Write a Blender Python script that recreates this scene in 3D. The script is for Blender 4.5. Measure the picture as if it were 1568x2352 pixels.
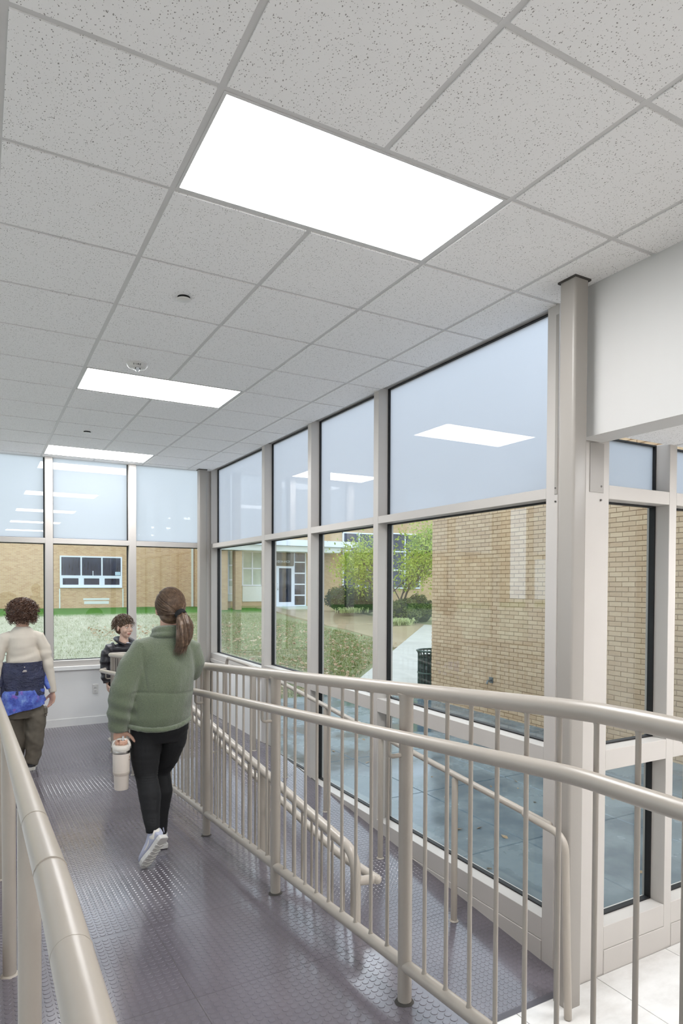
import bpy, bmesh, math, random
import numpy as np
from mathutils import Vector, Matrix, Quaternion, noise as mnoise

for _o in list(bpy.data.objects):
    bpy.data.objects.remove(_o)
random.seed(7)
RNG = np.random.default_rng(7)
sc = bpy.context.scene
COL = sc.collection
PI = math.pi

# ------------------------------------------------------------------ camera
FPX, CY0 = 1495.69, 1370.71          # focal length and principal row, in pixels of the 1568x2352 frame
YAW, PITCH, ROLL = math.radians(29.0787), math.radians(-1.1473), math.radians(0.2401)
CAM = Vector((-0.6774, -2.0058, 2.194))
_fw = Vector((math.sin(YAW) * math.cos(PITCH), math.cos(YAW) * math.cos(PITCH), math.sin(PITCH)))
_rt = Vector((math.cos(YAW), -math.sin(YAW), 0))
_up = _rt.cross(_fw)
RIGHT = _rt * math.cos(ROLL) + _up * math.sin(ROLL)
UP = -_rt * math.sin(ROLL) + _up * math.cos(ROLL)
cam_data = bpy.data.cameras.new('camera')
cam_data.sensor_fit = 'HORIZONTAL'
cam_data.sensor_width = 24.0
cam_data.lens = FPX * 24.0 / 1568.0
cam_data.shift_y = (CY0 - 1176.0) / 1568.0
cam_data.clip_start = 0.05
cam_data.clip_end = 300
cam = bpy.data.objects.new('camera', cam_data)
COL.objects.link(cam)
m = Matrix.Identity(4)
for _i, _v in enumerate((RIGHT, UP, -_fw)):
    for _j in range(3):
        m[_j][_i] = _v[_j]
m.translation = CAM
cam.matrix_world = m
sc.camera = cam


def at(px, py, Y):
    """the point of the sight line through a pixel of the photograph that lies in the upright plane y = Y"""
    d = _fw + RIGHT * ((px - 784.0) / FPX) - UP * ((py - CY0) / FPX)
    return CAM + d * ((Y - CAM.y) / d.y)


# ------------------------------------------------------------------ world, exposure
SKY_STRENGTH = 1.5
PANEL_STRENGTH = 14.0
EXPOSURE = 0.8
world = bpy.data.worlds.new('overcast_sky')
sc.world = world
world.use_nodes = True
_bg = world.node_tree.nodes['Background']
_bg.inputs['Color'].default_value = (0.78, 0.885, 1.0, 1)
_bg.inputs['Strength'].default_value = SKY_STRENGTH
sc.view_settings.view_transform = 'Standard'
sc.view_settings.look = 'None'
sc.view_settings.gamma = 1.0
sc.view_settings.use_curve_mapping = False
sc.view_settings.exposure = EXPOSURE
sc.cycles.max_bounces = 10
sc.cycles.transparent_max_bounces = 16
sc.cycles.sample_clamp_indirect = 6.0

# ------------------------------------------------------------------ helpers


def lin(r, g, b):
    def f(c):
        c /= 255.0
        return c / 12.92 if c <= 0.04045 else ((c + 0.055) / 1.055) ** 2.4
    return (f(r), f(g), f(b), 1.0)


class NT:
    """small wrapper that builds a node tree"""

    def __init__(self, name):
        self.m = bpy.data.materials.new(name)
        self.m.use_nodes = True
        self.t = self.m.node_tree
        self.b = self.t.nodes['Principled BSDF']
        self.out = self.t.nodes['Material Output']

    def n(self, kind, **kw):
        nd = self.t.nodes.new(kind)
        for k, v in kw.items():
            if k.startswith('i_'):
                nd.inputs[k[2:].replace('_', ' ')].default_value = v
            else:
                setattr(nd, k, v)
        return nd

    def l(self, a, b):
        self.t.links.new(a, b)

    def pos(self):
        return self.n('ShaderNodeNewGeometry').outputs['Position']

    def noise(self, scale, detail=3, rough=0.5, vec=None, stretch=None):
        nd = self.n('ShaderNodeTexNoise')
        nd.inputs['Scale'].default_value = scale
        nd.inputs['Detail'].default_value = detail
        nd.inputs['Roughness'].default_value = rough
        v = vec or self.pos()
        if stretch:
            mp = self.n('ShaderNodeMapping')
            mp.inputs['Scale'].default_value = stretch
            self.l(v, mp.inputs['Vector'])
            v = mp.outputs[0]
        self.l(v, nd.inputs['Vector'])
        return nd.outputs['Fac']

    def ramp(self, fac, stops):
        nd = self.n('ShaderNodeValToRGB')
        e = nd.color_ramp.elements
        while len(e) < len(stops):
            e.new(0.5)
        for el, (p, c) in zip(e, stops):
            el.position = p
            el.color = c
        self.l(fac, nd.inputs['Fac'])
        return nd.outputs['Color']

    def mix(self, fac, a, b):
        nd = self.n('ShaderNodeMix', data_type='RGBA')
        for s, v in ((0, fac), (6, a), (7, b)):
            if isinstance(v, (int, float)):
                nd.inputs[s].default_value = v
            elif isinstance(v, tuple):
                nd.inputs[s].default_value = v
            else:
                self.l(v, nd.inputs[s])
        return nd.outputs[2]

    def math(self, op, a, b=0.0):
        nd = self.n('ShaderNodeMath', operation=op)
        for s, v in ((0, a), (1, b)):
            if isinstance(v, (int, float)):
                nd.inputs[s].default_value = v
            else:
                self.l(v, nd.inputs[s])
        return nd.outputs[0]

    def bump(self, h, strength=0.3, dist=0.002):
        nd = self.n('ShaderNodeBump')
        nd.inputs['Strength'].default_value = strength
        nd.inputs['Distance'].default_value = dist
        self.l(h, nd.inputs['Height'])
        self.l(nd.outputs[0], self.b.inputs['Normal'])

    def base(self, v):
        if isinstance(v, tuple):
            self.b.inputs['Base Color'].default_value = v
        else:
            self.l(v, self.b.inputs['Base Color'])


def simple(name, rgb, rough=0.5, metallic=0.0, spec=0.5, var=0.0, var_scale=8.0, bump=0.0, bump_scale=60.0, bump_dist=0.002, coat=0.0, sheen=0.0, stretch=None):
    t = NT(name)
    c = lin(*rgb)
    t.b.inputs['Roughness'].default_value = rough
    t.b.inputs['Metallic'].default_value = metallic
    t.b.inputs['Specular IOR Level'].default_value = spec
    if coat:
        t.b.inputs['Coat Weight'].default_value = coat
    if sheen:
        t.b.inputs['Sheen Weight'].default_value = sheen
    if var:
        a = tuple(x * (1 - var) for x in c[:3]) + (1,)
        b = tuple(min(1, x * (1 + var)) for x in c[:3]) + (1,)
        t.base(t.ramp(t.noise(var_scale, 4, stretch=stretch), [(0.3, a), (0.7, b)]))
    else:
        t.base(c)
    if bump:
        t.bump(t.noise(bump_scale, 3, stretch=stretch), bump, bump_dist)
    return t.m


class G:
    """collects geometry in world coordinates and links it as one mesh object"""

    def __init__(self):
        self.v, self.f = [], []

    def add(self, vs, fs):
        o = len(self.v)
        self.v.extend([tuple(p) for p in vs])
        self.f.extend([tuple(i + o for i in f) for f in fs])
        return self

    def box(self, x0, x1, y0, y1, z0, z1):
        vs = [(x, y, z) for z in (z0, z1) for y in (y0, y1) for x in (x0, x1)]
        return self.add(vs, [(0, 2, 3, 1), (4, 5, 7, 6), (0, 1, 5, 4), (2, 6, 7, 3), (0, 4, 6, 2), (1, 3, 7, 5)])

    def bbox(self, x0, x1, y0, y1, z0, z1, b=0.004):
        """box with a small chamfer on every edge"""
        bm = bmesh.new()
        bmesh.ops.create_cube(bm, size=1)
        for v in bm.verts:
            v.co = Vector((x0 + (v.co.x + .5) * (x1 - x0), y0 + (v.co.y + .5) * (y1 - y0), z0 + (v.co.z + .5) * (z1 - z0)))
        bmesh.ops.bevel(bm, geom=bm.edges[:], offset=b, segments=1, affect='EDGES')
        bm.verts.index_update()
        self.add([v.co[:] for v in bm.verts], [[v.index for v in f.verts] for f in bm.faces])
        bm.free()
        return self

    def prism(self, poly, axis, a0, a1):
        """polygon (list of 2d points) pushed along an axis"""
        n = len(poly)

        def p3(p, a):
            if axis == 'x':
                return (a, p[0], p[1])
            if axis == 'y':
                return (p[0], a, p[1])
            return (p[0], p[1], a)
        vs = [p3(p, a0) for p in poly] + [p3(p, a1) for p in poly]
        fs = [tuple(range(n - 1, -1, -1)), tuple(range(n, 2 * n))]
        fs += [(i, (i + 1) % n, n + (i + 1) % n, n + i) for i in range(n)]
        return self.add(vs, fs)

    def tube(self, pts, rad, seg=12, caps=True, closed=False, squash=None):
        """pipe along a path; rad is one radius, a list of radii or a list of (ra, rb)"""
        pts = [Vector(p) for p in pts]
        n = len(pts)
        if not isinstance(rad, (list, tuple)):
            rad = [rad] * n
        rad = [r if isinstance(r, (tuple, list)) else (r, r) for r in rad]
        tang = []
        for i in range(n):
            if closed:
                d = pts[(i + 1) % n] - pts[i - 1]
            elif i == 0:
                d = pts[1] - pts[0]
            elif i == n - 1:
                d = pts[-1] - pts[-2]
            else:
                d = (pts[i + 1] - pts[i]).normalized() + (pts[i] - pts[i - 1]).normalized()
            tang.append(d.normalized() if d.length > 1e-9 else Vector((0, 0, 1)))
        ref = Vector((1, 0, 0)) if abs(tang[0].x) < 0.8 else Vector((0, 1, 0))
        u = (ref - tang[0] * ref.dot(tang[0])).normalized()
        vs = []
        for i in range(n):
            u = (u - tang[i] * u.dot(tang[i]))
            u = u.normalized() if u.length > 1e-6 else tang[i].orthogonal().normalized()
            w = tang[i].cross(u)
            for k in range(seg):
                a = 2 * PI * k / seg
                vs.append(pts[i] + u * (math.cos(a) * rad[i][0]) + w * (math.sin(a) * rad[i][1]))
        fs = []
        m_ = n if closed else n - 1
        for i in range(m_):
            j = (i + 1) % n
            for k in range(seg):
                k2 = (k + 1) % seg
                fs.append((i * seg + k, i * seg + k2, j * seg + k2, j * seg + k))
        if caps and not closed:
            fs.append(tuple(range(seg - 1, -1, -1)))
            fs.append(tuple((n - 1) * seg + k for k in range(seg)))
        return self.add(vs, fs)

    def loft(self, secs, seg=28, caps=True):
        """upright loft; secs = (cx, cy, z, rx, ry) from bottom to top"""
        vs, fs = [], []
        for (cx, cy, z, rx, ry) in secs:
            for k in range(seg):
                a = 2 * PI * k / seg
                vs.append((cx + rx * math.cos(a), cy + ry * math.sin(a), z))
        for i in range(len(secs) - 1):
            for k in range(seg):
                k2 = (k + 1) % seg
                fs.append((i * seg + k, i * seg + k2, (i + 1) * seg + k2, (i + 1) * seg + k))
        if caps:
            fs.append(tuple(range(seg - 1, -1, -1)))
            fs.append(tuple((len(secs) - 1) * seg + k for k in range(seg)))
        return self.add(vs, fs)

    def ell(self, c, r, seg=20, rings=12, rot=None):
        c = Vector(c)
        vs, fs = [], []
        R_ = rot.to_matrix() if rot is not None and hasattr(rot, 'to_matrix') else rot
        for i in range(rings + 1):
            th = PI * i / rings
            for k in range(seg):
                a = 2 * PI * k / seg
                p = Vector((r[0] * math.sin(th) * math.cos(a), r[1] * math.sin(th) * math.sin(a), r[2] * math.cos(th)))
                if R_ is not None:
                    p = R_ @ p
                vs.append(c + p)
        for i in range(rings):
            for k in range(seg):
                k2 = (k + 1) % seg
                fs.append((i * seg + k, (i + 1) * seg + k, (i + 1) * seg + k2, i * seg + k2))
        return self.add(vs, fs)

    def mesh(self, name, smooth=False):
        me = bpy.data.meshes.new(name)
        me.from_pydata(self.v, [], self.f)
        me.validate(clean_customdata=False)
        if smooth:
            me.polygons.foreach_set('use_smooth', [True] * len(me.polygons))
        me.update()
        return me

    def build(self, name, mat, parent=None, smooth=False, weld=False):
        if smooth or weld:
            me = self.mesh(name, smooth)
            bm = bmesh.new()
            bm.from_mesh(me)
            bmesh.ops.remove_doubles(bm, verts=bm.verts[:], dist=1e-6)
            bmesh.ops.recalc_face_normals(bm, faces=bm.faces[:])
            bm.to_mesh(me)
            bm.free()
        else:
            me = self.mesh(name)
        return link(name, me, mat, parent, auto=smooth)


def link(name, me, mat=None, parent=None, loc=None, auto=False):
    ob = bpy.data.objects.new(name, me)
    COL.objects.link(ob)
    if mat is not None and me is not None and len(me.materials) == 0:
        me.materials.append(mat)
    if loc is not None:
        ob.location = loc
    if parent is not None:
        ob.parent = parent
        pl = parent.location if parent.type == 'EMPTY' else None
        if pl is not None:
            ob.matrix_parent_inverse = Matrix.Translation(-Vector(pl))
    if auto and me is not None:
        try:
            me.set_sharp_from_angle(angle=math.radians(45))
        except Exception:
            pass
    return ob


def tag(o, label=None, cat=None, group=None, kind=None):
    if label:
        o['label'] = label
    if cat:
        o['category'] = cat
    if group:
        o['group'] = group
    if kind:
        o['kind'] = kind
    return o


def thing(name, loc, label=None, cat=None, group=None, kind=None):
    o = bpy.data.objects.new(name, None)
    o.empty_display_size = 0.1
    COL.objects.link(o)
    o.location = loc
    return tag(o, label, cat, group, kind)


def np_mesh(name, verts, faces_flat, loop_counts, mat, parent=None, smooth=False):
    """large mesh from numpy arrays"""
    me = bpy.data.meshes.new(name)
    nv, nl, nf = len(verts), len(faces_flat), len(loop_counts)
    me.vertices.add(nv)
    me.vertices.foreach_set('co', np.asarray(verts, np.float32).ravel())
    me.loops.add(nl)
    me.loops.foreach_set('vertex_index', np.asarray(faces_flat, np.int32))
    me.polygons.add(nf)
    starts = np.concatenate([[0], np.cumsum(loop_counts)[:-1]]).astype(np.int32)
    me.polygons.foreach_set('loop_start', starts)
    try:
        me.polygons.foreach_set('loop_total', np.asarray(loop_counts, np.int32))
    except Exception:
        pass
    me.update(calc_edges=True)
    me.validate()
    me.polygons.foreach_set('use_smooth', [bool(smooth)] * len(me.polygons))
    return link(name, me, mat, parent)


def remesh(g, voxel, smooth=3):
    """closed pieces that overlap become one continuous skin"""
    me = g.mesh('tmp')
    ob = bpy.data.objects.new('tmp', me)
    COL.objects.link(ob)
    md = ob.modifiers.new('r', 'REMESH')
    md.mode = 'VOXEL'
    md.voxel_size = voxel
    md.use_smooth_shade = True
    if smooth:
        s = ob.modifiers.new('s', 'SMOOTH')
        s.factor = 0.5
        s.iterations = smooth
    bpy.context.view_layer.update()
    dg = bpy.context.evaluated_depsgraph_get()
    out = bpy.data.meshes.new_from_object(ob.evaluated_get(dg))
    bpy.data.objects.remove(ob)
    bpy.data.meshes.remove(me)
    out.materials.clear()
    return out


def displace(me, fn):
    """moves each vertex along its normal by fn(co, normal)"""
    co = [v.co.copy() for v in me.vertices]
    no = [v.normal.copy() for v in me.vertices]
    for v, c, n_ in zip(me.vertices, co, no):
        v.co = c + n_ * fn(c, n_)
    me.update()
    return me


def fillet(pts, r, k=6):
    """rounds the corners of a path"""
    pts = [Vector(p) for p in pts]
    out = [pts[0]]
    for i in range(1, len(pts) - 1):
        a, b, c = pts[i - 1], pts[i], pts[i + 1]
        d1, d2 = (a - b), (c - b)
        rr = min(r, d1.length * 0.49, d2.length * 0.49)
        p0, p2 = b + d1.normalized() * rr, b + d2.normalized() * rr
        for j in range(k + 1):
            t = j / k
            out.append(p0 * (1 - t) ** 2 + b * 2 * t * (1 - t) + p2 * t * t)
    out.append(pts[-1])
    return out

# ------------------------------------------------------------------ materials of the place
M_WALL = simple('painted_white_wall', (234, 232, 229), 0.55, var=0.015, var_scale=3, bump=0.08, bump_scale=220, bump_dist=0.0006)
M_WALL_DIMMED = simple('wall_paint_dimmed', (205, 203, 200), 0.55, bump=0.08, bump_scale=220, bump_dist=0.0006)  # wall paint greyed for the bulkhead to offset the strong light it gets
M_ALU = simple('painted_aluminium_frame', (196, 190, 184), 0.38, spec=0.45, var=0.015, var_scale=5)
M_COLUMN = simple('painted_steel_column', (158, 152, 145), 0.36, spec=0.5, bump=0.12, bump_scale=160, bump_dist=0.0008)
M_RAIL = simple('painted_rail_steel', (172, 163, 152), 0.3, spec=0.5, var=0.02, var_scale=14, bump=0.05, bump_scale=120, bump_dist=0.0006)
M_GASKET = simple('black_rubber_gasket', (18, 18, 20), 0.55)
M_TEE = simple('painted_ceiling_tee', (206, 204, 202), 0.45, var=0.02)
M_DARK = simple('dark_gap_shade', (22, 22, 22), 0.9)
M_SHADOWGAP = simple('dark_brown_grey', (70, 66, 62), 0.8)

_t = NT('pitted_mineral_ceiling_tile')
_v = _t.n('ShaderNodeTexVoronoi', feature='F1')
_v.inputs['Scale'].default_value = 185
_mp = _t.n('ShaderNodeMapping')
_mp.inputs['Scale'].default_value = (1.0, 0.72, 1.0)
_mp.inputs['Rotation'].default_value = (0, 0, 0.5)
_t.l(_t.pos(), _mp.inputs['Vector'])
_nz = _t.n('ShaderNodeTexNoise')
_nz.inputs['Scale'].default_value = 60
_t.l(_mp.outputs[0], _nz.inputs['Vector'])
_ad = _t.n('ShaderNodeVectorMath', operation='MULTIPLY_ADD')
_ad.inputs[1].default_value = (0.012, 0.012, 0.0)
_t.l(_nz.outputs['Color'], _ad.inputs[0])
_t.l(_mp.outputs[0], _ad.inputs[2])
_t.l(_ad.outputs[0], _v.inputs['Vector'])
_sep = _t.n('ShaderNodeSeparateColor')
_t.l(_v.outputs['Color'], _sep.inputs[0])
_thr = _t.math('MULTIPLY', _t.math('POWER', _sep.outputs[0], 1.5), 0.36)
_hole = _t.math('LESS_THAN', _v.outputs['Distance'], _thr)
_t.base(_t.mix(_hole, lin(240, 238, 236), lin(150, 146, 142)))
_t.b.inputs['Roughness'].default_value = 0.85
_t.bump(_t.math('MULTIPLY', _hole, -1.0), 0.6, 0.002)
M_TILE = _t.m

_t = NT('led_panel_lens')
_t.base((0.9, 0.9, 0.9, 1))
_t.b.inputs['Emission Color'].default_value = (0.985, 0.99, 1.0, 1)
_t.b.inputs['Emission Strength'].default_value = PANEL_STRENGTH
M_LENS = _t.m

_t = NT('studded_rubber_floor')
_n1 = _t.noise(1.4, 4)
_n2 = _t.noise(35, 3)
_t.base(_t.mix(_t.math('MULTIPLY', _n2, 0.25), _t.ramp(_n1, [(0.3, lin(84, 79, 86)), (0.7, lin(102, 96, 103))]), lin(138, 132, 134)))
_t.l(_t.math('ADD', _t.math('MULTIPLY', _t.noise(2.2, 4), 0.18), 0.07), _t.b.inputs['Roughness'])
_t.b.inputs['Specular IOR Level'].default_value = 0.75
_t.bump(_t.noise(90, 2), 0.06, 0.001)
M_RUBBER = _t.m
_t = NT('worn_stud_tops')
_n1 = _t.noise(1.4, 4)
_t.base(_t.ramp(_n1, [(0.3, lin(94, 89, 96)), (0.7, lin(112, 106, 113))]))
_t.l(_t.math('ADD', _t.math('MULTIPLY', _t.noise(2.2, 4), 0.18), 0.08), _t.b.inputs['Roughness'])
_t.b.inputs['Specular IOR Level'].default_value = 0.75
M_STUD = _t.m

_t = NT('polished_pale_floor_tile')
_n1 = _t.noise(3.5, 6, 0.65, stretch=(1, 1.8, 1))
_t.base(_t.ramp(_n1, [(0.3, lin(206, 203, 199)), (0.55, lin(222, 220, 217)), (0.75, lin(230, 228, 226))]))
_t.b.inputs['Roughness'].default_value = 0.24
M_FLOORTILE = _t.m
M_GROUT = simple('grey_grout', (128, 124, 120), 0.8)


def schlick(t):
    """reflectance of a glass face, the same from both sides"""
    ge = t.n('ShaderNodeNewGeometry')
    dt = t.n('ShaderNodeVectorMath', operation='DOT_PRODUCT')
    t.l(ge.outputs['Incoming'], dt.inputs[0])
    t.l(ge.outputs['Normal'], dt.inputs[1])
    c = t.math('SUBTRACT', 1.0, t.math('ABSOLUTE', dt.outputs['Value']))
    return t.math('ADD', t.math('MULTIPLY', t.math('POWER', c, 5.0), 0.95), 0.05)


def glass_mat(name, tint):
    t = NT(name)
    t.t.nodes.remove(t.b)
    tr = t.n('ShaderNodeBsdfTransparent')
    tr.inputs[0].default_value = tint
    gl = t.n('ShaderNodeBsdfGlossy')
    gl.inputs['Roughness'].default_value = 0.0
    gl.inputs['Color'].default_value = (0.95, 0.98, 1, 1)
    mx = t.n('ShaderNodeMixShader')
    t.l(schlick(t), mx.inputs[0])
    t.l(tr.outputs[0], mx.inputs[1])
    t.l(gl.outputs[0], mx.inputs[2])
    t.l(mx.outputs[0], t.out.inputs[0])
    return t.m


M_GLASS = glass_mat('clear_insulated_glass', (0.955, 0.972, 0.968, 1))

_t = NT('frosted_film_on_glass')
_t.t.nodes.remove(_t.b)
_tl = _t.n('ShaderNodeBsdfTranslucent')
_tl.inputs[0].default_value = (0.635, 0.66, 0.715, 1)
_df = _t.n('ShaderNodeBsdfDiffuse')
_df.inputs[0].default_value = (0.75, 0.79, 0.83, 1)
_m1 = _t.n('ShaderNodeMixShader')
_m1.inputs[0].default_value = 0.06
_t.l(_tl.outputs[0], _m1.inputs[1])
_t.l(_df.outputs[0], _m1.inputs[2])
_gl = _t.n('ShaderNodeBsdfGlossy')
_gl.inputs['Roughness'].default_value = 0.0
_m2 = _t.n('ShaderNodeMixShader')
_t.l(_t.math('MULTIPLY', schlick(_t), 1.3), _m2.inputs[0])
_t.l(_m1.outputs[0], _m2.inputs[1])
_t.l(_gl.outputs[0], _m2.inputs[2])
_t.l(_m2.outputs[0], _t.out.inputs[0])
M_FROST = _t.m

# ------------------------------------------------------------------ levels (lower floor = 0)
ZC = 3.76            # ceiling
T = 0.6096           # ceiling module
LAND = 0.37          # half landing
Y_LAND = 4.65        # the landing starts here
SL = 0.0838          # slope of the upper ramp
Y_TOP = -0.986       # the upper floor ends here
Z_TOP = LAND + SL * (Y_LAND - Y_TOP)
Y_FOOT = 0.46        # the lower ramp ends here
SR = LAND / (Y_LAND - Y_FOOT)
XR, YE = 2.15, 6.86  # inner faces of the right and end glazing
XL = -3.7
YB = -7.0
X_MID = 0.69         # edge between the two ramps


def z_left(y):
    return Z_TOP if y < Y_TOP else LAND if y > Y_LAND else LAND + SL * (Y_LAND - y)


def z_right(y):
    return 0.0 if y < Y_FOOT else LAND if y > Y_LAND else SR * (y - Y_FOOT)


# ------------------------------------------------------------------ ceiling
ceiling = G().box(XL - .2, XR + 0.12, YB - .2, YE + 0.12, ZC + 0.03, ZC + 0.12).build('ceiling', M_TEE)
tag(ceiling, 'suspended grid ceiling of pitted white tiles over the ramps', kind='structure')
LIGHT_ROWS = [-10, -5, 0, 5, 10]
cols = list(range(-7, 4))
rows = list(range(-12, 12))
gt = 0.012


def tile_mesh(w, h):
    """lay-in tile whose face hangs a little below the grid"""
    return G().bbox(0, w, 0, h, -.0055, .03, .0008)


_tm = {}
for c in cols:
    for r in rows:
        x0, x1 = c * T + gt, (c + 1) * T - gt
        y0, y1 = r * T + gt, (r + 1) * T - gt
        x0, x1 = max(x0, XL), min(x1, XR)
        y0, y1 = max(y0, YB), min(y1, YE)
        if x1 - x0 < 0.03 or y1 - y0 < 0.03:
            continue
        if r in LIGHT_ROWS and c in (0, 1):
            continue
        key = (round(x1 - x0, 3), round(y1 - y0, 3))
        if key not in _tm:
            _tm[key] = tile_mesh(*key).mesh('ceiling_tile')
        link('ceiling_tile', _tm[key], M_TILE, ceiling, loc=(x0, y0, ZC))
# runners along the hall, cross tees between them
for c in range(-6, 4):
    x = c * T
    g = G()
    g.box(x - gt, x + gt, YB, YE, ZC - 0.0005, ZC + 0.002)
    g.box(x - 0.004, x + 0.004, YB, YE, ZC + 0.002, ZC + 0.03)
    g.build('runner', M_TEE, ceiling)
_ct = None
for c in cols:
    for r in range(-11, 12):
        x0, x1 = max(c * T + gt, XL), min((c + 1) * T - gt, XR)
        if r in (1, 6, 11, -4, -9) or r in LIGHT_ROWS or True:
            key = ('t', round(x1 - x0, 3))
            if key not in _tm:
                _tm[key] = G().box(0, key[1], -gt, gt, 0.0002, 0.003).mesh('cross_tee')
            if r * T < YE - 0.01:
                link('cross_tee', _tm[key], M_TEE, ceiling, loc=(x0, r * T, ZC))
G().box(XR - 0.022, XR + 0.0, YB, YE, ZC - 0.0015, ZC + 0.03).build('wall_angle', M_TEE, ceiling)
G().box(XL, XR, YE - 0.03, YE + 0.1, ZC - 0.0015, ZC + 0.03).build('wall_angle', M_TEE, ceiling)

# flat LED panels
names_l = {0: 'nearest and largest flat white light panel in the ceiling', 5: 'middle white light panel beside the ceiling fire strobe', 10: 'farthest white light panel close to the end windows',
           -5: 'white ceiling light panel mirrored in the right glazing, above the upper floor', -10: 'white ceiling light panel over the back of the upper floor'}
for r in LIGHT_ROWS:
    y0 = r * T
    p = thing('light_panel', (T, y0 + T / 2, ZC), names_l[r], 'light', 'flat light panels in the ceiling grid')
    a, b, cc, d = gt, 2 * T - gt, y0 + gt, y0 + T - gt
    w = 0.012
    f = G()
    zt, zb = ZC + 0.02, ZC - 0.003
    f.box(a, b, cc, cc + w, zb, zt).box(a, b, d - w, d, zb, zt).box(a, a + w, cc + w, d - w, zb, zt).box(b - w, b, cc + w, d - w, zb, zt)
    f.build('frame', M_TEE, p)
    G().box(a + w, b - w, cc + w, d - w, ZC - 0.002, ZC + 0.01).build('diffuser', M_LENS, p)

# ------------------------------------------------------------------ floors
floor = thing('floor', (0, 0, 0), 'ramped and level floors of the hall', kind='structure')
prof = [(YB, Z_TOP), (Y_TOP, Z_TOP), (Y_LAND, LAND), (YE, LAND)]
XLR = -0.74          # left edge of the upper ramp
g = G()
g.prism([(y, z) for y, z in prof] + [(YE, -0.2), (YB, -0.2)], 'x', XLR, X_MID)
g.build('ramp_slab', simple('ramp_side_paint', (176, 170, 164), 0.5), floor)
g = G()
g.prism([(Y_FOOT, -0.002), (Y_LAND, LAND - .002), (YE, LAND - .002), (YE, -0.2), (Y_FOOT, -0.2)], 'x', X_MID, XR + .02)
g.build('lower_ramp_slab', M_SHADOWGAP, floor)
G().box(XL, XLR - 0.001, YB, YE, -0.2, LAND).build('side_floor_slab', M_FLOORTILE, floor)
G().box(XLR - 0.06, XLR, YB, YE, LAND, Z_TOP + 0.05).build('ramp_curb', simple('curb_paint', (190, 184, 178), 0.5), floor)
G().box(X_MID, 7.0 - 1.2, YB, Y_FOOT + 0.05, -0.2, -0.004).build('grout_bed', M_GROUT, floor)
# pale tiles of the lower floor
tw, th = 0.606, 0.606
for i in range(-3, 8):
    for j in range(-11, 2):
        x0, y0 = 2.322 + i * 0.61, 0.443 + (j - 1) * 0.61
        x1, y1 = x0 + tw, y0 + th
        x0, y1 = max(x0, X_MID), min(y1, 0.46)
        x1 = min(x1, 5.7)
        if x1 - x0 < .02 or y1 - y0 < .02:
            continue
        key = ('f', round(x1 - x0, 3), round(y1 - y0, 3))
        if key not in _tm:
            _tm[key] = G().bbox(0, key[1], 0, key[2], -0.01, 0, 0.001).mesh('floor_tile')
        link('floor_tile', _tm[key], M_FLOORTILE, floor, loc=(x0, y0, 0))

# rubber sheets with raised round studs
PITCH_S, RS, HS = 0.0312, 0.0128, 0.0015
seam_y = [-3.0, -2.0, -0.98, 0.2, 0.88, 1.75, 2.97, 4.65]


def sheet(x0, x1, y0, y1, zf):
    """a sheet of rubber on the (sloping) floor"""
    n = 2
    g = G()
    e = 0.0008
    ys = [y0 + e, y1 - e]
    vs = []
    for y in ys:
        for x in (x0 + e, x1 - e):
            vs += [(x, y, zf(y) - 0.002), (x, y, zf(y) + 0.003)]
    g.add(vs, [(1, 3, 7, 5), (0, 4, 6, 2), (0, 1, 5, 4), (2, 6, 7, 3), (0, 2, 3, 1), (4, 5, 7, 6)])
    return g.build('rubber_sheet', M_RUBBER, floor)


studs = []


def lay(x0, x1, ybr, zf):
    xs = np.arange(x0 + PITCH_S / 2, x1 - PITCH_S / 3, PITCH_S)
    for a, b in zip(ybr[:-1], ybr[1:]):
        nx = max(1, round((x1 - x0) / 0.75))
        for k in range(nx):
            sheet(x0 + (x1 - x0) * k / nx, x0 + (x1 - x0) * (k + 1) / nx, a, b, zf)
        for y in np.arange(a + PITCH_S / 2, b - PITCH_S / 3, PITCH_S):
            s = (zf(y + .001) - zf(y - .001)) / .002
            for x in xs:
                studs.append((x, y, zf(y) + 0.003, s))


lay(XLR, X_MID, [-2.2, Y_TOP, 0.2, 0.88, 1.75, 2.97, 3.8, Y_LAND], z_left)
lay(X_MID + .002, XR, [Y_FOOT, 1.3, 2.3, 3.3, Y_LAND], z_right)
lay(XLR, XR, [Y_LAND, 5.75, YE], lambda y: LAND)
# dark bevelled nosing at the foot of the lower ramp
G().add([(X_MID, Y_FOOT - .035, .001), (XR - .12, Y_FOOT - .035, .001), (XR - .12, Y_FOOT, .0045), (X_MID, Y_FOOT, .0045), (X_MID, Y_FOOT, -.003), (XR - .12, Y_FOOT, -.003)],
        [(0, 1, 2, 3), (0, 3, 4), (1, 5, 2), (0, 4, 5, 1)]).build('ramp_nosing', simple('nosing_rubber', (88, 86, 92), 0.45), floor)
SEG = 10
ang = np.arange(SEG) * 2 * PI / SEG
disc_v = np.concatenate([np.stack([RS * np.cos(ang), RS * np.sin(ang), np.zeros(SEG)], 1), np.stack([(RS - .0016) * np.cos(ang), (RS - .0016) * np.sin(ang), np.full(SEG, HS)], 1)])
disc_f = [[k, (k + 1) % SEG, SEG + (k + 1) % SEG, SEG + k] for k in range(SEG)] + [[SEG + k for k in range(SEG)]]
S = np.array(studs)
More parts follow.
